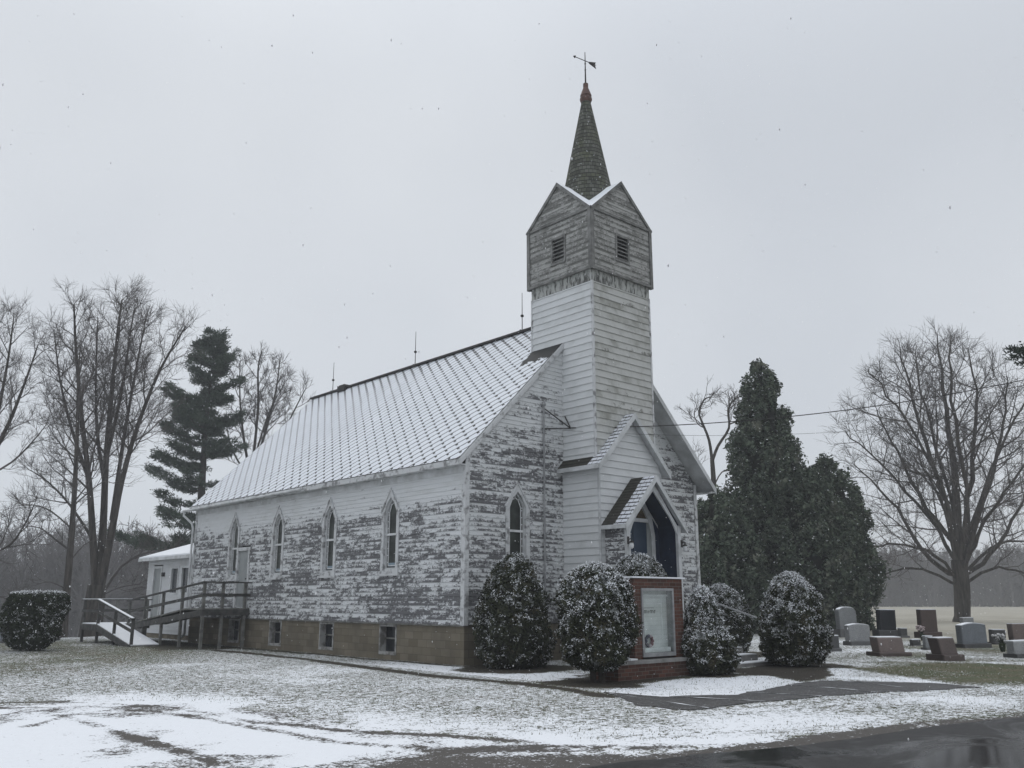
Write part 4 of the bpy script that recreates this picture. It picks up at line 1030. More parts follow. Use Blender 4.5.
# ================================================================== clipped shrubs
def shrub(name, base, prof, label, cat='shrub', nleaf=16200, leaf=.037, snow_amt=.5, seed=1, group=None, mats=None, lean=(0, 0), stems=0, flat=None, snow_top=0.0):
    """prof: list of (height, radius). Leaf-sized faces through the outer shell over a dark twiggy core."""
    g = np.random.default_rng(seed)
    z0 = terrain(base[0], base[1]).item()
    b = np.array((base[0], base[1], z0)); root = empty(name, b, label, cat, group)
    ph = np.array([p[0] for p in prof]); pr_ = np.array([p[1] for p in prof]); H = ph[-1]
    def rad(h): return np.interp(h, ph, pr_)
    off = g.uniform(0, 50, 2)
    def bump(a, h): 
        return 1 + .30 * (fbm(a * 2.2 + off[0], h * 2.4 + off[1], 1.0, 3, seed) - .5) * 2 + .07 * (vnoise(a * 6 + off[1], h * 7, 1.0, seed + 5) - .5) * 2
    # core
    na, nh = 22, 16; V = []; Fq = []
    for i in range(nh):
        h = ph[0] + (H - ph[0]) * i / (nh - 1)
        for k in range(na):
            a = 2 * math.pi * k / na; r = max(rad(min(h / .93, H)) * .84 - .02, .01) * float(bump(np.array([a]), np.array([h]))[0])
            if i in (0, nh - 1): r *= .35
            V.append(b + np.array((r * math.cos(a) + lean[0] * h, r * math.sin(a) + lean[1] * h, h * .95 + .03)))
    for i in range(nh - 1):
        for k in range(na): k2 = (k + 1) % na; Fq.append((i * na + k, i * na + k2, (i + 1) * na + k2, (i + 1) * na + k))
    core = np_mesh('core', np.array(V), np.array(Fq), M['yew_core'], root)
    # leaves
    hs = ph[0] + (H - ph[0]) * g.random(nleaf * 3); keep = g.random(nleaf * 3) < (rad(hs) / pr_.max()) + .06; hs = hs[keep][:nleaf]; k = len(hs)
    a = g.uniform(0, 2 * math.pi, k); rr = rad(hs) * bump(a, hs) * (1 - .24 * g.random(k) ** 1.6) + g.normal(0, .014, k) + (g.random(k) < .06) * g.random(k) * .09
    topcap = g.random(k) < .12; rr = np.where(topcap & (hs > H * .93), rr * np.sqrt(g.random(k)), rr)
    P = b + np.stack([rr * np.cos(a) + lean[0] * hs, rr * np.sin(a) + lean[1] * hs, hs], 1)
    dh = .02; slope = (rad(np.minimum(hs + dh, H)) - rad(np.maximum(hs - dh, ph[0]))) / (2 * dh)
    N = np.stack([np.cos(a), np.sin(a), -slope], 1); N /= np.linalg.norm(N, axis=1)[:, None]
    def quads(P, N, size, jit):
        k = len(P); Nj = N + g.normal(0, jit, (k, 3)); Nj /= np.linalg.norm(Nj, axis=1)[:, None]
        t = np.cross(Nj, g.normal(0, 1, (k, 3))); t /= np.linalg.norm(t, axis=1)[:, None]; u = np.cross(Nj, t)
        s1 = size * g.uniform(.6, 1.35, k)[:, None]; s2 = s1 * g.uniform(.35, .7, k)[:, None]
        return np.stack([P - t * s1, P - u * s2, P + t * s1, P + u * s2], 1)
    Q = quads(P, N, leaf, .75)
    fz = fbm(a * 5 + off[0] + hs * 2, hs * 6 + off[1], 1.0, 3, seed + 17) + .25 * (g.random(k) - .5) < .24 + .26 * snow_amt * (.0 + .9 * np.clip(N[:, 2], 0, 1) + .5 * hs / H)
    np_mesh('foliage', Q.reshape(-1, 3), np.arange(4 * k).reshape(-1, 4), [mats or M['yew'], M['frosted']], root, mi=fz.astype(int))
    # settled snow, in clumps, mostly where the shell faces up
    ks = int(k * 3.6); jx = g.integers(0, k, ks); hs2, a2, N2 = hs[jx], a[jx], N[jx]
    cl = fbm(a2 * 7 + off[1] + hs2, hs2 * 11 + off[0], 1.0, 3, seed + 11) + .18 * (g.random(ks) - .5)
    amt = snow_amt * (.02 + .95 * np.clip(N2[:, 2], 0, 1) + .62 * (hs2 / H) ** 1.2)
    ss = cl < (.30 + .30 * amt)
    ss |= (hs2 > H * .96) & (g.random(ks) < snow_top)
    outer = g.random(ks) < .8
    Ps = P[jx] + N2 * np.where(outer, .012, -.05)[:, None] + g.normal(0, leaf * .5, (ks, 3)) + np.array((0, 0, .012)); Ps = Ps[ss]; Ns = N2[ss] * .5 + np.array((0, 0, .75)); Ns /= np.linalg.norm(Ns, axis=1)[:, None]
    if len(Ps):
        Q = quads(Ps, Ns, leaf * .44, .5)
        np_mesh('snow_cover', Q.reshape(-1, 3), np.arange(4 * len(Ps)).reshape(-1, 4), M['snow'], root)
    m = MB()
    for i in range(max(1, stems)):
        an = 2 * math.pi * i / max(1, stems); q = .0 if stems < 2 else pr_[0] * .45
        m.tube([b + np.array((q * math.cos(an), q * math.sin(an), -.15)), b + np.array((q * .9 * math.cos(an) + lean[0] * .5, q * .9 * math.sin(an), .6))], [.07, .05], 7)
    m.build('stem', M['pine_bark'], root)
    return root
gs = 'clipped yew shrubs along the church front'
def sbase(u, v): p = gp(u, v); return (p[0], p[1])
shrub('yew_shrub', (.55, -1.25), [(.02, .66), (.25, .86), (.8, .92), (1.4, .84), (2.0, .66), (2.45, .42), (2.68, .12)], 'tall rounded yew bush lightly dusted with snow against the front corner of the church', nleaf=21600, snow_amt=.38, seed=3, group=gs)
shrub('yew_shrub', (-.72, -5.15), [(.22, .28), (.42, .64), (.9, .76), (1.5, .75), (1.95, .62), (2.2, .40), (2.32, .10)], 'big round-topped snowy yew bush on bare stems left of the brick notice board', nleaf=25200, snow_amt=.62, seed=5, group=gs, stems=4)
shrub('yew_shrub', (3.1, -3.05), [(.02, .8), (.9, .9), (1.9, .8), (2.4, .58), (2.62, .34), (2.72, .1)], 'yew bush whose snowy dome shows above the brick notice board', nleaf=16200, snow_amt=.8, seed=7, group=gs)
shrub('yew_shrub', (6.85, -.95), [(.02, .55), (.9, .6), (1.7, .5), (2.2, .32), (2.45, .08)], 'narrow dark yew bush between the porch and the right church corner', nleaf=12600, snow_amt=.25, seed=8, group=gs)
shrub('yew_shrub', (2.45, -5.45), [(.03, .50), (.3, .66), (.72, .62), (1.0, .44), (1.25, .37), (1.55, .28), (1.78, .16), (1.88, .05)], 'two-tiered snowman-shaped snowy yew bush right of the brick notice board', nleaf=18000, snow_amt=.85, seed=9, group=gs)
shrub('yew_shrub', (7.75, -2.2), [(.02, .55), (.5, .82), (1.0, .84), (1.5, .66), (1.85, .40), (2.02, .1)], 'rounded snow-topped yew bush behind the step handrail', nleaf=16200, snow_amt=.7, seed=11, group=gs)
shrub('yew_shrub', (6.15, -5.45), [(.05, .58), (.3, .76), (.8, .83), (1.35, .75), (1.85, .56), (2.12, .34), (2.26, .08)], 'large dome-shaped snowy yew bush beside the walk nearest the headstones', nleaf=23400, snow_amt=.78, seed=13, group=gs)
shrub('boxwood_hedge', sbase(30, 650.5), [(.05, .42), (.3, .68), (.8, .88), (1.3, .94), (1.66, .92), (1.80, .82), (1.85, .4)], 'flat-topped barrel-shaped dark hedge bush at the far left of the lawn', nleaf=19800, leaf=.045, snow_amt=.0, seed=17, mats=M['hedge'], snow_top=.8)

# ================================================================== bare trees, branch by branch
def nrm(v): return v / max(np.linalg.norm(v), 1e-9)
class Bare:
    def __init__(s, seed): s.g = np.random.default_rng(seed); s.trunk = MB(); s.crown = MB(); s.tips = []
    def curve(s, p, d, L, n_, up, jit):
        pts = [np.array(p, float)]; d = nrm(np.array(d, float))
        for i in range(n_):
            d = nrm(d + np.array((0, 0, up)) + s.g.normal(0, jit, 3)); pts.append(pts[-1] + d * L / n_)
        return pts
    def at(s, pts, f):
        k = (len(pts) - 1) * f; i = min(int(k), len(pts) - 2); return pts[i] + (pts[i + 1] - pts[i]) * (k - i), nrm(pts[i + 1] - pts[i])
    def side(s, d, ang, az):
        ref = np.array((0, 0, 1.)) if abs(d[2]) < .92 else np.array((1., 0, 0)); a = nrm(np.cross(d, ref)); b = np.cross(a, d)
        return d * math.cos(ang) + (a * math.cos(az) + b * math.sin(az)) * math.sin(ang)
    def branch(s, pts, r0, r1, lev, P):
        """draw one limb and fill it with side branches"""
        rad = list(np.linspace(r0, r1, len(pts))); (s.trunk if r0 > P.get('rsplit', .075) else s.crown).tube(pts, rad, 9 if r0 > .2 else (6 if r0 > .06 else (4 if r0 > .025 else 3)), cap=False)
        L = sum(np.linalg.norm(pts[i + 1] - pts[i]) for i in range(len(pts) - 1))
        if lev >= P['levels']:
            for f in np.linspace(.15, 1, max(2, int(L / P['tipgap']))): q, d = s.at(pts, min(f, .999)); s.tips.append((q, d))
            return
        gap = P['gap'][lev]; f0 = P['start'][lev]; n_ = max(2, int(L * (1 - f0) / gap)); az = s.g.uniform(0, 6.28)
        for i in range(n_):
            f = f0 + (1 - f0) * (i + s.g.uniform(.1, .9)) / n_; f = min(f, .995); q, d = s.at(pts, f); az += 2.4 + s.g.normal(0, .4)
            ang = P['ang'][lev] * s.g.uniform(.75, 1.25) * (1 - .35 * f); d2 = s.side(d, ang, az)
            Lc = (P['len'][lev] * (1.08 - f) ** .5) * (L ** .6) * s.g.uniform(.6, 1.15)
            if P.get('env') is not None:
                for _ in range(3):
                    if P['env'](q + d2 * Lc) > 1: Lc *= .72
            if Lc < .2: continue
            rr = max(r0 + (r1 - r0) * f, P['rtip']); rc = max(min(rr * .62, .010 + .014 * Lc), P['rtip'])
            ns = 5 if lev < 2 else 3
            s.branch(s.curve(q, d2, Lc, ns, P['up'][lev], P['jit']), rc, P['rtip'] if lev > 0 else max(P['rtip'], rc * .3), lev + 1, P)
        s.tips.append(s.at(pts, .999))
    def finish(s, name, base, label, P, group=None):
        root = empty(name, base, label, 'tree', group)
        s.trunk.build('trunk', M['bark'], root, smooth=True); cr = s.crown.build('crown', M['twig'], root)
        T0 = np.array([t[0] for t in s.tips]); Dp = np.array([t[1] for t in s.tips]); g = s.g; rt = P['rtip']; segs = []
        for rep in range(P['twigs']):
            d = Dp * .9 + g.normal(0, .42, Dp.shape) + np.array((0, 0, P['twig_up'])); d /= np.linalg.norm(d, axis=1)[:, None]
            L = P['twig_len'] * g.uniform(.5, 1.2, len(d))[:, None]; p1 = T0 + d * L * .5
            d2 = d + g.normal(0, .22, d.shape) + np.array((0, 0, P['twig_up'] * .6)); d2 /= np.linalg.norm(d2, axis=1)[:, None]
            d3 = d + g.normal(0, .45, d.shape); d3 /= np.linalg.norm(d3, axis=1)[:, None]
            segs += [(T0, p1, rt * .8, rt * .62), (p1, p1 + d2 * L * .6, rt * .62, rt * .35), (p1, p1 + d3 * L * .45, rt * .55, rt * .3)]
        VV = []
        for p0, p1, ra, rb in segs:
            d = p1 - p0; d /= np.maximum(np.linalg.norm(d, axis=1)[:, None], 1e-6); a = np.cross(d, np.array((.31, .83, .46))); a /= np.maximum(np.linalg.norm(a, axis=1)[:, None], 1e-6); b2 = np.cross(d, a)
            for kk in range(3):
                t0, t1 = 2 * math.pi * kk / 3, 2 * math.pi * (kk + 1) / 3; o0 = a * math.cos(t0) + b2 * math.sin(t0); o1 = a * math.cos(t1) + b2 * math.sin(t1)
                VV.append(np.stack([p0 + o0 * ra, p0 + o1 * ra, p1 + o1 * rb, p1 + o0 * rb], 1))
        VV = np.concatenate(VV); np_mesh('twigs', VV.reshape(-1, 3), np.arange(4 * len(VV)).reshape(-1, 4), M['twig'], cr)
        return root
def smooth_pts(pts, k=4):
    P = np.array(pts, float); out = []
    for i in range(len(P) - 1):
        p0, p1, p2, p3 = P[max(i - 1, 0)], P[i], P[i + 1], P[min(i + 2, len(P) - 1)]
        for q in range(k):
            t = q / k; out.append(.5 * (2 * p1 + (p2 - p0) * t + (2 * p0 - 5 * p1 + 4 * p2 - p3) * t * t + (3 * p1 - p0 - 3 * p2 + p3) * t ** 3))
    out.append(P[-1]); return out
def env_ell(c, r):
    c = np.array(c); f2 = F2
    return lambda p: math.sqrt((np.dot(p - c, RGT) / r[0]) ** 2 + (np.dot(p - c, f2) / r[1]) ** 2 + ((p[2] - c[2]) / r[2]) ** 2)
def tbase(u, v, t):
    b = dp(u, v, t); b[2] = terrain(b[0], b[1]).item() - .15; return b
PB = dict(levels=3, gap=[.50, .36, .26], start=[.22, .18, .15], ang=[.85, .85, .80], len=[.78, .70, .60], up=[.075, .05, .03], jit=.11, rtip=.0095, tipgap=.26, twigs=3, twig_len=.78, twig_up=.10)

# big maple in the cemetery: short bole, many leaders fanning upward, low limbs spreading
b = np.array((*gp(963, 622)[:2], -.1)); T = Bare(1); g = T.g
Qm = lambda u, v, dd=0.0: qp(b, u, v, dd)
bole = smooth_pts([b - np.array((0, 0, .3)), b + np.array((0, 0, .5)), Qm(962, 590), Qm(959, 560)])
T.trunk.tube(bole, list(np.linspace(.72, .58, len(bole))[:4]) + list(np.linspace(.55, .56, len(bole) - 4)), 14, cap=False)
PM = dict(PB, levels=3, rtip=.0135, gap=[.72, .52, .46], len=[1.02, .82, .62], ang=[1.0, .95, .85], up=[.035, .03, .02], twigs=2, twig_len=1.05, tipgap=.4, env=env_ell(Qm(944, 464), (8.6, 8.6, 10.6)))
lead = [((959, 565), (957, 510), (952, 450), (943, 390), (936, 335), 0, .46), ((958, 560), (944, 500), (925, 440), (908, 385), (900, 350), -1.5, .28), ((961, 558), (968, 500), (974, 440), (975, 390), (968, 348), 1.5, .30),
        ((962, 562), (982, 505), (998, 450), (1006, 410), (1006, 375), -1, .25), ((957, 545), (935, 520), (912, 480), (890, 440), (876, 410), 2.0, .24), ((960, 560), (950, 500), (930, 425), (918, 380), (915, 345), 4, .22), ((960, 560), (966, 490), (955, 420), (950, 370), (950, 340), -5, .24),
        ((958, 575), (930, 560), (905, 520), (880, 490), (855, 465), -1, .23), ((964, 575), (990, 555), (1012, 520), (1030, 490), (1042, 460), 1, .22), ((958, 585), (930, 572), (905, 568), (885, 575), (868, 585), 1, .14), ((964, 585), (990, 570), (1015, 570), (1035, 580), (1050, 592), -2, .15),
        ((960, 570), (938, 530), (905, 490), (872, 455), (846, 430), 3, .20), ((963, 568), (985, 520), (1015, 480), (1038, 445), (1052, 425), 3, .18), ((960, 560), (940, 480), (905, 420), (880, 385), (868, 370), -3, .18), ((962, 558), (990, 470), (1015, 420), (1030, 390), (1036, 372), 2, .18),
        ((960, 575), (958, 545), (940, 500), (925, 470), (915, 440), 7, .18), ((962, 575), (975, 545), (985, 520), (1000, 500), (1010, 480), -7, .18), ((958, 580), (935, 555), (905, 545), (880, 545), (860, 550), -4, .15), ((964, 580), (990, 548), (1015, 540), (1035, 545), (1048, 555), 4, .15)]
for *pp, dd, r_ in lead:
    pts = [Qm(u, v, dd * i / 4) for i, (u, v) in enumerate(pp)]; pts = smooth_pts(pts, 3); pts = [p + g.normal(0, .07, 3) * (i > 0) for i, p in enumerate(pts)]
    T.branch(pts, r_ * .84, .035, 0, PM)
T.finish('bare_maple_tree', b, 'large bare spreading maple tree standing behind the headstones at right', PM)

def traced(name, base, paths, P, label, seed):
    T = Bare(seed); Q_ = lambda u, v, dd=0.0: qp(base, u, v, dd)
    for pp, r0, r1, fill in paths:
        pts = [base - np.array((0, 0, .3)) if q is None else Q_(*q) for q in pp]; pts = smooth_pts(pts, 3)
        if fill: T.branch(pts, r0 * .74, r1 * .8, 0, dict(P, start=[fill] + P['start'][1:]))
        else: T.trunk.tube(pts, list(np.linspace(r0, r1, len(pts))), 12, cap=False)
    return T.finish(name, base, label, P)

# multi-stemmed tree on the left lawn
b = tbase(88, 650, 47)
traced('bare_tree', b, [
    ([None, (93, 615), (97, 585)], .62, .46, 0), ([(96, 592), (93, 540, -.1), (89, 480, -.3), (82, 420, -.6), (76, 350, -1), (74, 305, -1.2)], .30, .05, .35),
    ([(97, 590), (103, 530, .3), (106, 460, .5), (112, 390, .8), (118, 330, 1), (122, 300, 1.2)], .32, .05, .35), ([(99, 595), (112, 530, -.3), (122, 480, -.6), (138, 425, -1), (160, 370, -1.6), (186, 326, -2)], .30, .04, .40),
    ([(104, 480, .4), (97, 430, 1.6), (96, 370, 2.6), (98, 318, 3)], .17, .04, .3), ([(112, 520, -.2), (122, 450, 1.2), (134, 380, 2.2), (146, 318, 3)], .19, .04, .3), ([(89, 480, -.3), (72, 430, .6), (60, 380, 1.2), (54, 330, 1.5)], .15, .035, .3),
    ([(106, 460, .5), (120, 400, -1.2), (128, 350, -2), (134, 310, -2.4)], .15, .035, .3),
    ([(99, 600), (122, 566, -.6), (150, 552, -1.2), (172, 560, -1.6)], .10, .03, .3), ([(93, 540), (70, 505, .6), (48, 482, 1), (30, 470, 1.2)], .11, .03, .25), ([(98, 598), (118, 588, -.5), (140, 584, -.9)], .05, .02, .3), ([(89, 490), (68, 470, -1), (50, 455, -1.6)], .08, .025, .3)],
    dict(PB, gap=[.46, .34, .26]), 'tall multi-stemmed bare tree rising behind the wheelchair ramp', 2)
# slim stem beside the hedge bush
b = tbase(62, 650, 43)
traced('bare_tree', b, [([None, (65, 610), (70, 555), (74, 500), (77, 440), (78, 385), (80, 350)], .30, .03, .42), ([(73, 530), (52, 512, .5), (34, 505, .8), (15, 506, 1)], .07, .02, .2), ([(74, 505), (98, 485, -1), (122, 470, -1.4)], .07, .02, .2),
    ([(72, 552), (56, 540, -.6), (40, 528, -1), (22, 526, -1.2)], .08, .02, .2), ([(76, 470), (58, 430, .8), (46, 400, 1.2)], .07, .02, .2), ([(71, 560), (84, 545, .6), (95, 540, .9)], .06, .02, .3), ([(68, 590), (50, 582, -.5), (36, 585, -.8)], .035, .015, .3)],
    dict(PB, len=[.72, .6, .5]), 'slender single-stemmed bare tree just right of the flat-topped hedge bush', 3)
# tree leaning in at the left edge
b = tbase(-60, 655, 44)
traced('bare_tree', b, [([None, (-55, 600), (-48, 550), (-38, 510)], .45, .32, 0), ([(-38, 512), (-12, 462, -.4), (8, 425, -.8), (24, 385, -1.2), (38, 345, -1.6)], .22, .035, .25), ([(-38, 512), (-36, 440, .5), (-20, 370, 1), (-8, 320, 1.3)], .22, .035, .3), ([(-25, 485), (-4, 420, 1), (8, 360, 1.6), (14, 315, 2)], .18, .035, .25),
    ([(-50, 560), (-14, 553, -.8), (10, 545, -1.2), (26, 522, -1.4), (34, 505, -1.5)], .11, .03, .25), ([(-54, 600), (-24, 592, .5), (4, 598, .9), (16, 606, 1.1)], .07, .02, .25), ([(-20, 480, -.4), (12, 462, .8), (34, 440, 1.4), (46, 425, 1.6)], .09, .025, .2)],
    dict(PB), 'bare tree leaning into view at the left edge of the photo', 4)
# round bare tree behind the roof
b = tbase(250, 640, 66)
traced('bare_tree', b, [([None, (252, 560), (252, 490), (251, 470)], .34, .26, 0), ([(251, 478), (244, 440, .3), (240, 400, .6), (240, 362, 1)], .17, .04, .2), ([(252, 475), (266, 430, .5), (276, 390, 1), (280, 358, 1.3)], .17, .04, .2), ([(252, 490), (276, 450, -1), (292, 415, -1.5), (306, 388, -1.8)], .15, .04, .2), ([(252, 470), (258, 410, -2), (258, 370, -2.6), (262, 350, -3)], .16, .04, .2),
    ([(251, 480), (232, 450, 1), (226, 420, 1.4)], .12, .04, .2), ([(252, 500), (290, 470, .5), (308, 445, .8)], .10, .03, .2), ([(254, 460), (270, 410, 2.4), (290, 375, 3)], .13, .03, .2)],
    dict(PB, rtip=.016, gap=[.6, .42, .34], twig_len=.7, env=env_ell(qp(b, 266, 415), (4.6, 4.6, 5.2))), 'round-crowned bare tree showing above the rear of the church roof beside the pine', 5)
# gaunt tree right of the church
b = tbase(716, 640, 58)
traced('bare_tree', b, [([None, (716, 560), (714, 490), (712, 458)], .26, .135, 0), ([(712, 460), (709, 440), (702, 422), (699, 412), (704, 400), (710, 397)], .16, .04, .3), ([(712, 462), (718, 446, .5), (729, 428, .6), (728, 410, .6), (734, 400, .8), (741, 396, 1)], .16, .04, .3),
    ([(705, 428), (698, 424, -.3), (694, 414, -.4), (696, 408, -.5)], .07, .03, .3), ([(714, 486), (722, 472, -.5), (734, 470, -.8), (742, 462, -1)], .08, .03, .3), ([(714, 495), (704, 478, .5), (697, 466, .6), (694, 452, .8)], .08, .03, .3), ([(730, 424), (738, 420), (743, 410), (741, 404)], .07, .03, .3)],
    dict(PB, levels=3, gap=[.34, .34, .34], start=[.2, .2, .2], len=[.85, .70, .6], jit=.20, up=[.06, .04, .03], rtip=.013, twigs=2, twig_len=.55), 'gaunt crooked bare tree between the church gable and the tall cedar', 6)

# ================================================================== evergreens
def leaf_quads(g, P, N, size, jit, asp=(.4, .8)):
    k = len(P); Nj = N + g.normal(0, jit, (k, 3)); Nj /= np.linalg.norm(Nj, axis=1)[:, None]
    t_ = np.cross(Nj, g.normal(0, 1, (k, 3))); t_ /= np.linalg.norm(t_, axis=1)[:, None]; u_ = np.cross(Nj, t_)
    s1 = size * g.uniform(.5, 1.4, k)[:, None]; s2 = s1 * g.uniform(*asp, k)[:, None]
    return np.stack([P - t_ * s1, P - u_ * s2, P + t_ * s1, P + u_ * s2], 1)
def cedar(base, prof, label, seed, nclump=520, per=70, group=None, lean=0.0):
    g = np.random.default_rng(seed); b = np.array(base, float); root = empty('cedar_tree', b, label, 'tree', group)
    ph = np.array([p[0] for p in prof]); pr_ = np.array([p[1] for p in prof]); H = ph[-1]
    m = MB(); m.tube([b - np.array((0, 0, .3)), b + np.array((0, 0, H * .5)), b + np.array((0, 0, H * .96))], [.32, .18, .03], 8); m.build('trunk', M['pine_bark'], root)
    hs = ph[0] + (H - ph[0]) * g.random(nclump * 3); keep = g.random(nclump * 3) < np.interp(hs, ph, pr_) / pr_.max() + .08; hs = hs[keep][:nclump]; k = len(hs)
    a = g.uniform(0, 2 * math.pi, k); lob = 1 + .34 * (fbm(a * 1.5 + seed, hs * .6, 1.0, 3, seed) - .5) * 2
    rr = np.interp(hs, ph, pr_) * lob * (1 - .5 * g.random(k) ** 2.2)
    cs_ = g.uniform(.28, .62, k) * (.55 + .45 * np.interp(hs, ph, pr_) / pr_.max())
    Pq = []
    for i in range(k):
        c = b + np.array((rr[i] * math.cos(a[i]), rr[i] * math.sin(a[i]), hs[i])); out = np.array((math.cos(a[i]), math.sin(a[i]), 0))
        q = g.normal(0, 1, (per, 3)); q /= np.linalg.norm(q, axis=1)[:, None]; q *= (g.random(per) ** .45)[:, None] * cs_[i] * np.array((.8, .8, 1.35)); q[:, 2] += .25 * (q @ out)
        nn_ = q / np.maximum(np.linalg.norm(q, axis=1)[:, None], 1e-6)
        Pq.append(leaf_quads(g, c + q, nn_, .115, .6, (.3, .6)))
    V = np.concatenate(Pq)
    cr = np_mesh('crown', V.reshape(-1, 3), np.arange(4 * len(V)).reshape(-1, 4), M['cedar'], root)
    c0 = V.mean(1); sn = (g.random(len(c0)) < .07)
    Vs = leaf_quads(g, c0[sn] + np.array((0, 0, .05)), np.tile(np.array((0, 0, 1.)), (sn.sum(), 1)), .06, .3)
    np_mesh('snow_cover', Vs.reshape(-1, 3), np.arange(4 * len(Vs)).reshape(-1, 4), M['snow'], root)
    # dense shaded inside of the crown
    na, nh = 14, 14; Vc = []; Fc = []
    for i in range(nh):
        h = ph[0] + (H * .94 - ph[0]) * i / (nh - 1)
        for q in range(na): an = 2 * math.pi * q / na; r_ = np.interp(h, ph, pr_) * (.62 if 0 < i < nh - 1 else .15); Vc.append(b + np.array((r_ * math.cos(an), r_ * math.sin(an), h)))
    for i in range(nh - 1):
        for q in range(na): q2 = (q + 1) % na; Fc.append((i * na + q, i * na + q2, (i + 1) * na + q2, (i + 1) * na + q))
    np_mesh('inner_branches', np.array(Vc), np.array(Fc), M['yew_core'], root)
    return root
gc = 'dark cedars right of the church'
def chh(bb, prof, v, u):
    H_ = qp(np.array(bb), u, v)[2] - bb[2]; return [(h * H_ / prof[-1][0], r) for h, r in prof]
def gbase(u, t_):
    p = dp(u, 620, t_); return (p[0], p[1], terrain(p[0], p[1]).item())
cedar(gbase(775, 46), chh(gbase(775, 46), [(.2, 1.5), (1.5, 2.1), (4, 2.2), (7, 1.98), (9.5, 1.62), (11.0, 1.30), (12.3, .92), (13.1, .5), (13.5, .08)], 364, 778), 'tallest dark cedar with a tapering top between the church and the maple', 31, 680, 75, gc)
cedar(gbase(838, 47), chh(gbase(838, 47), [(.2, 1.5), (1.2, 2.0), (3.5, 2.1), (5.5, 1.85), (7.0, 1.5), (8.2, .95), (9.0, .15)], 459, 838), 'shorter broad dark cedar standing nearest the headstones', 33, 520, 75, gc)
cedar(gbase(812, 45), chh(gbase(812, 45), [(.2, 1.4), (1.2, 1.9), (4, 2.0), (6.2, 1.7), (7.6, 1.2), (8.4, .2)], 470, 812), 'mid-height dark cedar filling the gap between the tallest cedar and the shorter broad one', 34, 380, 70, gc)
cedar(gbase(722, 44), chh(gbase(722, 44), [(.2, 1.7), (1.2, 2.2), (3.5, 2.1), (5.0, 1.6), (6.2, .9), (6.9, .1)], 492, 722), 'low dark cedar tucked beside the right corner of the church', 35, 460, 75, gc)

def pine(name, base, H, limbs, label, seed, r0=.36, group=None, tuft=.40, only=None):
    g = np.random.default_rng(seed); b = np.array(base, float); root = empty(name, b, label, 'tree', group)
    m = MB(); tp = [b + np.array((.12 * math.sin(h * .35), .1 * math.cos(h * .3), h)) for h in np.linspace(-.3, H, 12)]; m.tube(tp, list(np.linspace(r0, .03, 12)), 9)
    m.build('trunk', M['pine_bark'], root, smooth=True)
    lm = MB(); Qs = []
    for (h, az, L, rise) in limbs:
        o = b + np.array((0, 0, h)); d = np.array((math.cos(az), math.sin(az), 0)); k = 8; pts = []
        for i in range(k + 1):
            f_ = i / k; pts.append(o + d * L * f_ + np.array((0, 0, L * (rise * f_ + .16 * f_ ** 2 - .05 * math.sin(f_ * 3)))) + g.normal(0, .03 * L * .3, 3) * (f_ > 0))
        lm.tube(pts, list(np.linspace(max(.035, L * .018), .012, k + 1)), 5, cap=False)
        pts = np.array(pts); side = np.cross(d, (0, 0, 1.)); nt_ = int(9 + L * 17)
        f_ = np.clip(g.beta(1.7, 1.0, nt_), .12, 1); ii = np.minimum((f_ * k).astype(int), k - 1); fr_ = f_ * k - ii
        c = pts[ii] * (1 - fr_)[:, None] + pts[ii + 1] * fr_[:, None]
        spread = (.16 * L + .15) * np.sin(np.clip(f_ * 2.6, 0, 2.9)) + .12
        c = c + side * (g.uniform(-1, 1, nt_) * spread)[:, None] + np.array((0, 0, 1.)) * (g.normal(.08, .11, nt_))[:, None]
        per = 20
        cc = np.repeat(c, per, 0) + g.normal(0, tuft * .40, (nt_ * per, 3)) * np.array((1, 1, .40))
        dirn = d * .6 + g.normal(0, .6, (nt_ * per, 3)) + np.array((0, 0, .35)); dirn /= np.linalg.norm(dirn, axis=1)[:, None]
        s_ = np.cross(dirn, g.normal(0, 1, dirn.shape)); s_ /= np.linalg.norm(s_, axis=1)[:, None]; ln = tuft * g.uniform(.35, .8, nt_ * per)[:, None]; wd = .027 * g.uniform(.6, 1.3, nt_ * per)[:, None]
        Qs.append(np.stack([cc - s_ * wd, cc + dirn * ln * .5 - s_ * wd * 1.2, cc + dirn * ln, cc + s_ * wd], 1))
    lm.build('limbs', M['pine_bark'], root)
    V = np.concatenate(Qs); np_mesh('needles', V.reshape(-1, 3), np.arange(4 * len(V)).reshape(-1, 4), M['pine'], root)
    return root
g = np.random.default_rng(5)
t = 62; b = dp(190, 640, t); b[2] = terrain(b[0], b[1]).item() - .1
H = qp(b, 216, 336)[2] - b[2]
limbs = []
RA = math.atan2(RGT[1], RGT[0])
hh = .30 * H
while hh < H * .985:
    f_ = (hh / H - .30) / .69; Lm = min(6.3 * (1 - f_) ** .72 + .35, 5.4)
    nl_ = g.integers(3, 6); a0 = g.uniform(0, 6.28)
    for q in range(nl_):
        az = a0 + q * 2 * math.pi / nl_ + g.normal(0, .25); cosr = math.cos(az - RA)
        L = Lm * g.uniform(.35, 1.15) * (1 - .42 * max(cosr, 0) * (f_ < .6))
        if f_ < .4 and (g.random() < .2 or (cosr > .2 and g.random() < .6)): continue
        limbs.append((hh + g.normal(0, .42), az, L, .04 + .22 * f_ + g.normal(0, .05)))
    hh += g.uniform(.75, 1.15) * (1 - .5 * f_)
pine('pine_tree', b, H, limbs, 'tall dark pine with layered horizontal boughs behind the far end of the church roof', 41, .48)
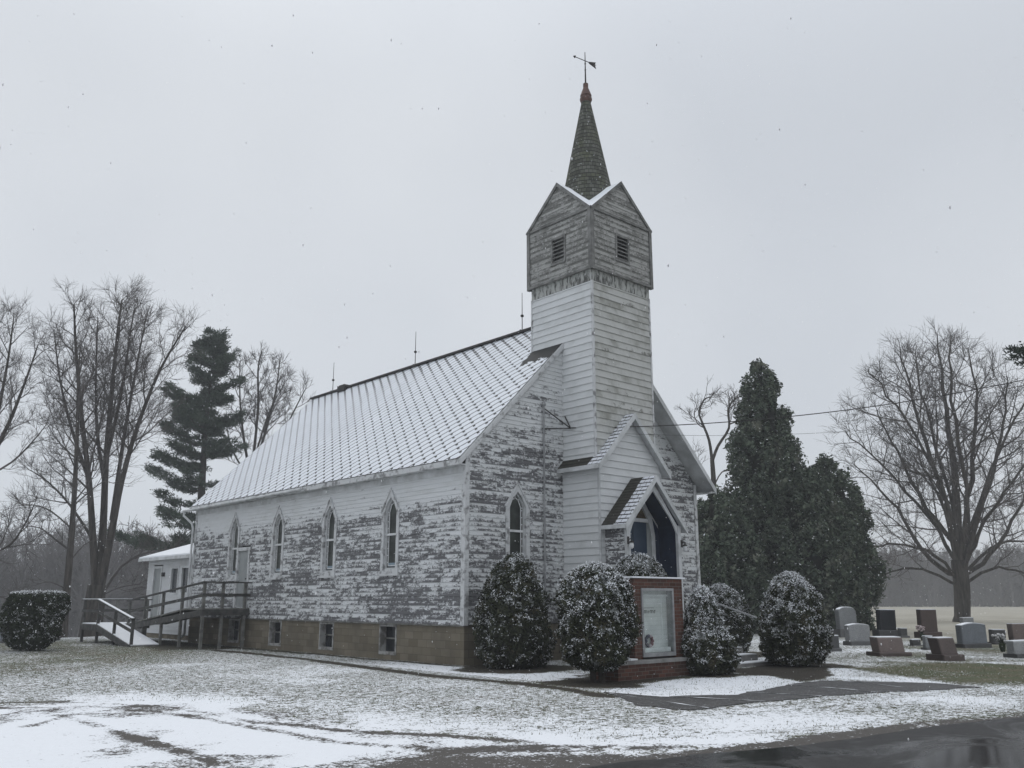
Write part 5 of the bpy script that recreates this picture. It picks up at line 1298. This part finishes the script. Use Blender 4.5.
# pine standing just outside the right edge, one snowy bough reaching into view
t = 30; b = dp(1185, 640, t); b[2] = terrain(b[0], b[1]).item() - .1
def bough(u, v, L, az, rise):
    p = dp(u, v, t); return (p[2] - b[2], az, L, rise)
tipp = qp(b, 1012, 357); dv = tipp - b; hz_ = dv[2]; az0 = math.atan2(dv[1], dv[0]); Ltip = math.hypot(dv[0], dv[1]) * .98
limbs = [(hz_ - .3, az0, Ltip, -.04), (hz_ + 1.5, az0 + 1.2, 3.4, .1), (hz_ + .8, az0 - 1.4, 3.6, .1), (hz_ + 2.4, az0 + 2.6, 3.0, .15), (hz_ + 3.2, az0 + .3, 2.0, .2), (hz_ + 3.6, az0 - 2.4, 1.8, .2), (hz_ - .8, az0 + 3.1, 4.2, .02), (hz_ - 1.5, az0 - 1.9, 4.3, 0.0), (hz_ - 1.2, az0 + 1.9, 4.2, 0.0)]
pine('pine_tree', b, hz_ + 4.4, limbs, 'pine standing past the right edge whose bough tip reaches into view high above the maple', 43, .34, tuft=.3)

# ================================================================== far woods (one mass each)
def far_wood(name, pts, n_, hmin, hmax, label, seed, depth=25, wscale=1.0, brush=0.0):
    g = np.random.default_rng(seed); pts = np.array(pts, float); L = np.r_[0, np.cumsum(np.linalg.norm(np.diff(pts, axis=0), axis=1))]
    s_ = g.random(n_) * L[-1]; bx_ = np.interp(s_, L, pts[:, 0]); by_ = np.interp(s_, L, pts[:, 1]); away = np.stack([bx_ - CAM[0], by_ - CAM[1]], 1); away /= np.linalg.norm(away, axis=1)[:, None]
    q = g.random(n_) ** 1.1 * depth; bx_ += away[:, 0] * q; by_ += away[:, 1] * q
    hz__ = hmin + (hmax - hmin) * (.35 + .65 * fbm(s_, s_ * 0, .035, 3, seed)) * g.uniform(.75, 1.1, n_)
    bz_ = terrain(bx_, by_); segs = []
    base_ = np.stack([bx_, by_, bz_ - .3], 1)
    top = base_ + np.stack([g.normal(0, .5, n_), g.normal(0, .5, n_), hz__], 1)
    segs.append((base_, top, .16 * wscale, .03 * wscale))
    for k in range(34):
        f_ = g.uniform(.12, .98, n_); p0 = base_ + (top - base_) * f_[:, None]
        a_ = g.uniform(0, 6.28, n_); el_ = g.uniform(.25, 1.25, n_); ln = hz__ * (1.05 - f_) * g.uniform(.25, .6, n_) + .5
        d_ = np.stack([np.cos(a_) * np.cos(el_), np.sin(a_) * np.cos(el_), np.sin(el_)], 1); p1 = p0 + d_ * ln[:, None]
        segs.append((p0, p1, .055 * wscale, .02 * wscale))
        for kk in range(2):
            d2 = d_ + g.normal(0, .5, d_.shape); d2 /= np.linalg.norm(d2, axis=1)[:, None]; pm = p0 + (p1 - p0) * g.uniform(.3, .9, n_)[:, None]
            segs.append((pm, pm + d2 * (ln * .6)[:, None], .03 * wscale, .015 * wscale))
    nbz = n_ * 14; s2 = g.random(nbz) * L[-1]; ax2 = np.interp(s2, L, pts[:, 0]); ay2 = np.interp(s2, L, pts[:, 1]); aw2 = np.stack([ax2 - CAM[0], ay2 - CAM[1]], 1); aw2 /= np.linalg.norm(aw2, axis=1)[:, None]
    q2 = g.uniform(-.06, 1, nbz) * depth; ax2 += aw2[:, 0] * q2; ay2 += aw2[:, 1] * q2; p0 = np.stack([ax2, ay2, terrain(ax2, ay2) - .2 + g.uniform(0, 1.5, nbz)], 1)
    p1 = p0 + np.stack([g.normal(0, .9, nbz), g.normal(0, .9, nbz), g.uniform(.8, 3.4, nbz)], 1); segs.append((p0, p1, .05 * wscale, .02 * wscale))
    VV = []
    for p0, p1, ra, rb in segs:
        d = p1 - p0; d /= np.maximum(np.linalg.norm(d, axis=1)[:, None], 1e-6); a_ = np.cross(d, np.array((.31, .83, .46))); a_ /= np.maximum(np.linalg.norm(a_, axis=1)[:, None], 1e-6); b2 = np.cross(d, a_)
        for kk in range(3):
            t0, t1 = 2 * math.pi * kk / 3, 2 * math.pi * (kk + 1) / 3; o0 = a_ * math.cos(t0) + b2 * math.sin(t0); o1 = a_ * math.cos(t1) + b2 * math.sin(t1)
            VV.append(np.stack([p0 + o0 * ra, p0 + o1 * ra, p1 + o1 * rb, p1 + o0 * rb], 1))
    V = np.concatenate(VV); o = np_mesh(name, V.reshape(-1, 3), np.arange(4 * len(V)).reshape(-1, 4), M['wood_far']); tag(o, label, 'woods', kind='stuff'); return o
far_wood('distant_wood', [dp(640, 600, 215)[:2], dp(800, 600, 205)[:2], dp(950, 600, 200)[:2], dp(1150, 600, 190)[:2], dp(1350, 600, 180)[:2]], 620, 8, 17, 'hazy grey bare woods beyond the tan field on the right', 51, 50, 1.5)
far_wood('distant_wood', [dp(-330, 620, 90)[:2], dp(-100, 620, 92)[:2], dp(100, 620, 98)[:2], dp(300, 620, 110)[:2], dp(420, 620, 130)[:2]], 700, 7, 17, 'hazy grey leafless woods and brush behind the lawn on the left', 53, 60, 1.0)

# ================================================================== headstones
def granite(name, c, rough=.6, vein=.34):
    n = NT(name, rough, .4); s_ = n.noise(60, 2, .6); l = n.smooth(n.noise(4, 6, .7), .35, .68)
    n.col(n.mix(n.smooth(s_, .35, .65), n.mix(l, tuple(k * (1 - vein) for k in c), c), tuple(min(1, k * (1 + vein)) for k in c))); return n.mat
GR = {'grey': granite('grey_granite', (0.192, 0.200, 0.204)), 'lightgrey': granite('light_grey_granite', (0.266, 0.270, 0.274)), 'blue': granite('blue_grey_granite', (0.155, 0.170, 0.189)), 'black': granite('black_granite', (0.018, 0.020, 0.025), .25),
      'brown': granite('brown_granite', (0.081, 0.061, 0.055)), 'red': granite('red_brown_granite', (0.063, 0.043, 0.038)), 'pink': granite('pink_granite', (0.148, 0.115, 0.104)), 'dark': granite('dark_grey_granite', (0.067, 0.067, 0.068)), 'base': granite('rough_base_granite', (0.111, 0.111, 0.111), .85)}
def headstone(u0, u1, vt, vb, mat, bmat, label, style='flat', vbase=None, ubase=None, dep=None, snow=True, slant=0.0, th=None):
    """u/v measure the stone's width, top and foot; it is built upright facing the church front"""
    vbase = vbase or vb
    c = gp((u0 + u1) / 2, vbase); z0 = terrain(c[0], c[1]).item(); c[2] = z0
    dist = np.dot(c - CAM, FWD); mp = dist / FPX
    W = (u1 - u0) * mp * 1.10; Hs = (vb - vt) * mp; hb = max((vbase - vb) * mp, .0); wb = ((ubase[1] - ubase[0]) * mp * 1.02) if ubase else W * 1.15
    th = th or min(.3, W * .42)
    root = empty('headstone', c, label, 'headstone', 'headstones in the churchyard')
    rz = YAW * .62 + np.random.default_rng(int(u0)).normal(0, .05)
    root.rotation_euler = tuple(np.random.default_rng(int(u0) + 1).normal(0, .018, 2)) + (0,)
    ux = np.array((math.cos(-rz), math.sin(-rz), 0)); uy = np.array((-math.sin(-rz), math.cos(-rz), 0))
    W *= .82; wb *= .80
    def fn(s, z, d): return c + ux * s - uy * (d - slant * 0) + np.array((0, 0, z)) + uy * slant * max(z - hb, 0)
    def bev(mb, w_, d0, d1, za_, zb2, bv, poly=None, sl=0.0):
        pl = poly or [(-w_ / 2, za_), (w_ / 2, za_), (w_ / 2, zb2), (-w_ / 2, zb2)]
        pi = [(a * (1 - 2 * bv / w_), min(max(z, za_ + bv * .2), zb2 - bv) if z > za_ + 1e-6 else z) for a, z in pl]
        mb.ring(pl, pl, fn, d0 + bv, d1 - bv)
        n_ = len(pl); V = [fn(a, z, d1 - bv) for a, z in pl] + [fn(a, z, d1) for a, z in pi] + [fn(a, z, d0 + bv) for a, z in pl] + [fn(a, z, d0) for a, z in pi]
        F_ = []
        for i in range(n_):
            j = (i + 1) % n_; F_ += [(i, j, n_ + j, n_ + i), (2 * n_ + j, 2 * n_ + i, 3 * n_ + i, 3 * n_ + j)]
        F_ += [tuple(range(n_, 2 * n_)), tuple(range(3 * n_, 4 * n_))[::-1]]
        mb.add(V, F_)
    if hb > .03:
        m = MB(); s0 = slant; slant = 0; bev(m, wb, -th * .85, th * .85, -.15, hb, .02); slant = s0; m.build('base', GR[bmat], root)
    zt = hb + Hs
    if style == 'round': poly = [(-W / 2, hb), (W / 2, hb)] + [(W / 2 * math.cos(a), zt - Hs * .2 + Hs * .2 * math.sin(a)) for a in np.linspace(0, math.pi, 13)]
    elif style == 'serp': poly = [(-W / 2, hb), (W / 2, hb)] + [(W / 2 * (1 - 2 * f_), zt - Hs * .10 + Hs * .10 * math.sin(f_ * math.pi)) for f_ in np.linspace(0, 1, 11)]
    else: poly = None
    m = MB(); bev(m, W, -th / 2, th / 2, hb, zt, .025, poly); m.build('tablet', GR[mat], root)
    if snow:
        m = MB(); k = 8; top = poly[2:] if poly else [(W / 2, zt), (-W / 2, zt)]
        for i in range(len(top) - 1):
            (a0, z0_), (a1, z1_) = top[i], top[i + 1]
            q = [fn(a0 * .94, z0_ - .012, th * .40), fn(a1 * .94, z1_ - .012, th * .40), fn(a1 * .94, z1_ - .012, -th * .42), fn(a0 * .94, z0_ - .012, -th * .42)]
            m.add([p + np.array((0, 0, .0)) for p in q] + [p + np.array((0, 0, .035)) for p in q], [(4, 5, 6, 7), (0, 1, 5, 4), (2, 3, 7, 6), (1, 2, 6, 5), (3, 0, 4, 7)])
        m.build('snow_cap', M['snow'], root)
    return root
headstone(835.5, 860, 608, 629, 'grey', 'base', 'tall round-topped grey headstone at the back left of the churchyard', 'round', 637, (832, 866))
headstone(845, 872, 625, 641.5, 'lightgrey', 'base', 'low light grey headstone with gently curved top in front of the round-topped one', 'serp', 645.5, (842, 874))
headstone(877, 897.5, 610.5, 630, 'black', 'dark', 'polished black upright headstone on a wide dark base', 'flat', 637, (872, 904))
headstone(918, 939, 610.5, 632, 'red', 'red', 'dark red-brown upright headstone with flowers at its foot', 'flat', 638, (914, 944))
headstone(873, 905, 638, 652, 'pink', 'brown', 'wide low pinkish-brown slant headstone in the front row', 'flat', 655.5, (867, 912), slant=.25, th=.4)
headstone(934, 957, 638.5, 654, 'brown', 'brown', 'small dark brown slant headstone nearest the lawn, right of the pinkish one', 'flat', 660, (929, 961), slant=.25, th=.4)
headstone(923, 934, 637, 648, 'grey', 'base', 'small grey headstone half hidden behind the small dark brown slant one', 'flat', 650, (921, 936))
headstone(956, 990, 624.5, 644, 'blue', 'dark', 'broad blue-grey headstone in front of the maple trunk', 'serp', 648, (955, 997))
headstone(990, 1006, 630, 642, 'dark', 'dark', 'low dark grey headstone right of the broad blue-grey one', 'flat', 644, (988, 1008))
headstone(1009, 1034, 624, 640, 'pink', 'base', 'brownish headstone at the right edge behind the pale grey one', 'flat', 644, (1006, 1038))
headstone(1007, 1036, 641, 653, 'lightgrey', 'dark', 'pale grey low headstone at the right edge of the front row', 'flat', 657, (1004, 1040))
headstone(828, 840, 636, 648, 'dark', 'base', 'dark headstone mostly hidden by the dome-shaped yew bush', 'flat', 651, (826, 842))
headstone(826, 836, 614, 626, 'pink', 'base', 'pale weathered headstone peeking out left of the round-topped one', 'flat', 630, (824, 838))
headstone(960, 975, 618, 625, 'grey', 'base', 'small grey stone at the foot of the maple trunk', 'flat', 627, (958, 977))
headstone(898, 908, 629, 636, 'dark', 'base', 'small dark headstone right behind the black one', 'flat', 638, (896, 910))
headstone(910, 921, 640, 645, 'dark', 'base', 'low flat dark marker between the pinkish slant and the small grey headstone', 'flat', 646, (908, 922))
def leftstone(u, v, t_, w_, h_, mat, label):
    c = dp(u, v, t_); c[2] = terrain(c[0], c[1]).item(); root = empty('headstone', c, label, 'headstone', 'headstones in the churchyard'); m = MB()
    f = lambda a, z, d: c + RGT * a + np.array((0, 0, z)) + np.array((math.sin(YAW), math.cos(YAW), 0)) * d
    m.ring([(-w_ / 2, 0), (w_ / 2, 0), (w_ / 2, h_ * .9), (0, h_), (-w_ / 2, h_ * .9)], [(-w_ / 2 * .9, 0), (w_ / 2 * .9, 0), (w_ / 2 * .9, h_ * .86), (0, h_ * .95), (-w_ / 2 * .9, h_ * .86)], f, -.1, .1)
    m.prism([(-w_ / 2 * .9, 0), (w_ / 2 * .9, 0), (w_ / 2 * .9, h_ * .86), (0, h_ * .95), (-w_ / 2 * .9, h_ * .86)], f, -.085, .085); m.build('tablet', GR[mat], root)
    m = MB(); m.prism([(-w_ * .65, -.3), (w_ * .65, -.3), (w_ * .65, .1), (-w_ * .65, .1)], f, -.2, .2); m.build('base', GR['base'], root)
leftstone(50, 646, 36, .45, .62, 'grey', 'small grey headstone just right of the flat-topped hedge bush')
leftstone(1.5, 648, 34, .3, .55, 'blue', 'small blue-grey headstone at the far left edge beside the hedge bush')
# flowers and small ornaments
def flowers(u, v, label, colr, seed):
    g = np.random.default_rng(seed); c = gp(u, v); c[2] = terrain(c[0], c[1]).item(); root = empty('grave_flowers', c, label, 'flowers'); m = MB(); ms = MB()
    ms.lathe([(.06, 0), (.09, .12), (.10, .25), (.08, .26)], c, 9)
    for k in range(18):
        p = c + np.array((g.normal(0, .09), g.normal(0, .09), g.uniform(.3, .55))); m.lathe([(.005, -.04), (.045, -.01), (.05, .015), (.01, .045)], p, 7); ms.tube([c + np.array((0, 0, .2)), p], .008, 4)
    m.build('blooms', colr, root); ms.build('vase', M['hedge'], root)
flowers(923, 641, 'pinkish white grave flowers in front of the red-brown headstone', simple('pale_pink_petals', (.26, .19, .19), (.45, .40, .40), 20), 1)
flowers(1003, 652, 'white grave flowers at the right end of the broad blue-grey headstone', simple('white_petals', (.32, .32, .32), (.5, .5, .5), 20), 2)

# ================================================================== overhead wires and the pole they run to
pole_b = dp(1190, 640, 24); pole_b[2] = terrain(pole_b[0], pole_b[1]).item()
pole = empty('utility_pole', pole_b, 'wooden utility pole past the right edge carrying the church service wires', 'pole')
ztop = qp(pole_b, 1190, 352)[2]
m = MB(); m.tube([pole_b + np.array((0, 0, -.5)), pole_b + np.array((0, 0, ztop + .6))], [.15, .11], 10); m.build('shaft', M['grey_wood'], pole)
m = MB(); m.bar(pole_b + np.array((-.9, .6, ztop + .3)), pole_b + np.array((.9, -.6, ztop + .3)), .1, .12); m.build('crossarm', M['grey_wood'], pole)
def wire(name, a, b_, sag, r, label):
    a = np.array(a, float); b_ = np.array(b_, float); pts = [a + (b_ - a) * f_ + np.array((0, 0, -4 * sag * f_ * (1 - f_))) for f_ in np.linspace(0, 1, 41)]
    m = MB(); m.tube(pts, r, 6); o = m.build(name, M['iron']); tag(o, label, 'wire', 'service wires')
wire('overhead_wire', (3.5, -.42, 6.36), pole_b + np.array((0, 0, ztop)), .55, .014, 'upper thick service wire running from the mast on the church front to the right edge')
wire('overhead_wire', (2.80, -.12, 6.28), pole_b + np.array((0, 0, ztop - 1.15)), .62, .0045, 'lower thin service wire crossing the vestibule gable')

# ================================================================== falling snow in the air
g = np.random.default_rng(77); NF = 4200
tt = (4.0 ** 3 + (28 ** 3 - 4.0 ** 3) * g.random(NF)) ** (1 / 3); uu = g.uniform(-60, 1084, NF); vv = g.uniform(-40, 790, NF)
Pf = CAM + tt[:, None] * np.stack([ray(a, b_) for a, b_ in zip(uu, vv)]); Pf = Pf[Pf[:, 2] > .05]; NF = len(Pf)
ico = np.array([(0, 0, 1.2), (1, 0, 0), (0, 1, 0), (-1, 0, 0), (0, -1, 0), (0, 0, -1.3)]); tri = np.array([(0, 1, 2), (0, 2, 3), (0, 3, 4), (0, 4, 1), (5, 2, 1), (5, 3, 2), (5, 4, 3), (5, 1, 4)])
sz = g.uniform(.003, .0075, NF)[:, None, None]; V = Pf[:, None] + ico[None] * sz * np.stack([np.ones(NF), np.ones(NF), g.uniform(1, 2.2, NF)], 1)[:, None]
Fq = (np.arange(NF)[:, None, None] * 6 + tri[None]).reshape(-1, 3)
fm = bpy.data.materials.new('snowflake'); fm.use_nodes = True; t_ = fm.node_tree; t_.nodes.clear(); o_ = t_.nodes.new('ShaderNodeOutputMaterial'); a_ = t_.nodes.new('ShaderNodeMixShader'); b_ = t_.nodes.new('ShaderNodeBsdfDiffuse'); c_ = t_.nodes.new('ShaderNodeBsdfTranslucent')
for q in (b_, c_): q.inputs['Color'].default_value = (.97, .97, .98, 1)
t_.links.new(b_.outputs[0], a_.inputs[1]); t_.links.new(c_.outputs[0], a_.inputs[2]); t_.links.new(a_.outputs[0], o_.inputs[0])
fl = np_mesh('falling_snow', V.reshape(-1, 3), Fq, fm); tag(fl, 'small white snowflakes drifting down through the air', 'snow', kind='stuff')

# ================================================================== haze
m = MB(); m.box(-760, 760, -360, 860, -9, 45)
hm = bpy.data.materials.new('haze'); hm.use_nodes = True; t_ = hm.node_tree; t_.nodes.clear(); o_ = t_.nodes.new('ShaderNodeOutputMaterial'); pv = t_.nodes.new('ShaderNodeVolumePrincipled')
pv.inputs['Color'].default_value = (.93, .95, .98, 1); pv.inputs['Density'].default_value = .0011; pv.inputs['Anisotropy'].default_value = 0.0
t_.links.new(pv.outputs[0], o_.inputs['Volume'])
hz = m.build('haze', hm); tag(hz, 'thin grey winter haze filling the air', 'haze', kind='stuff')
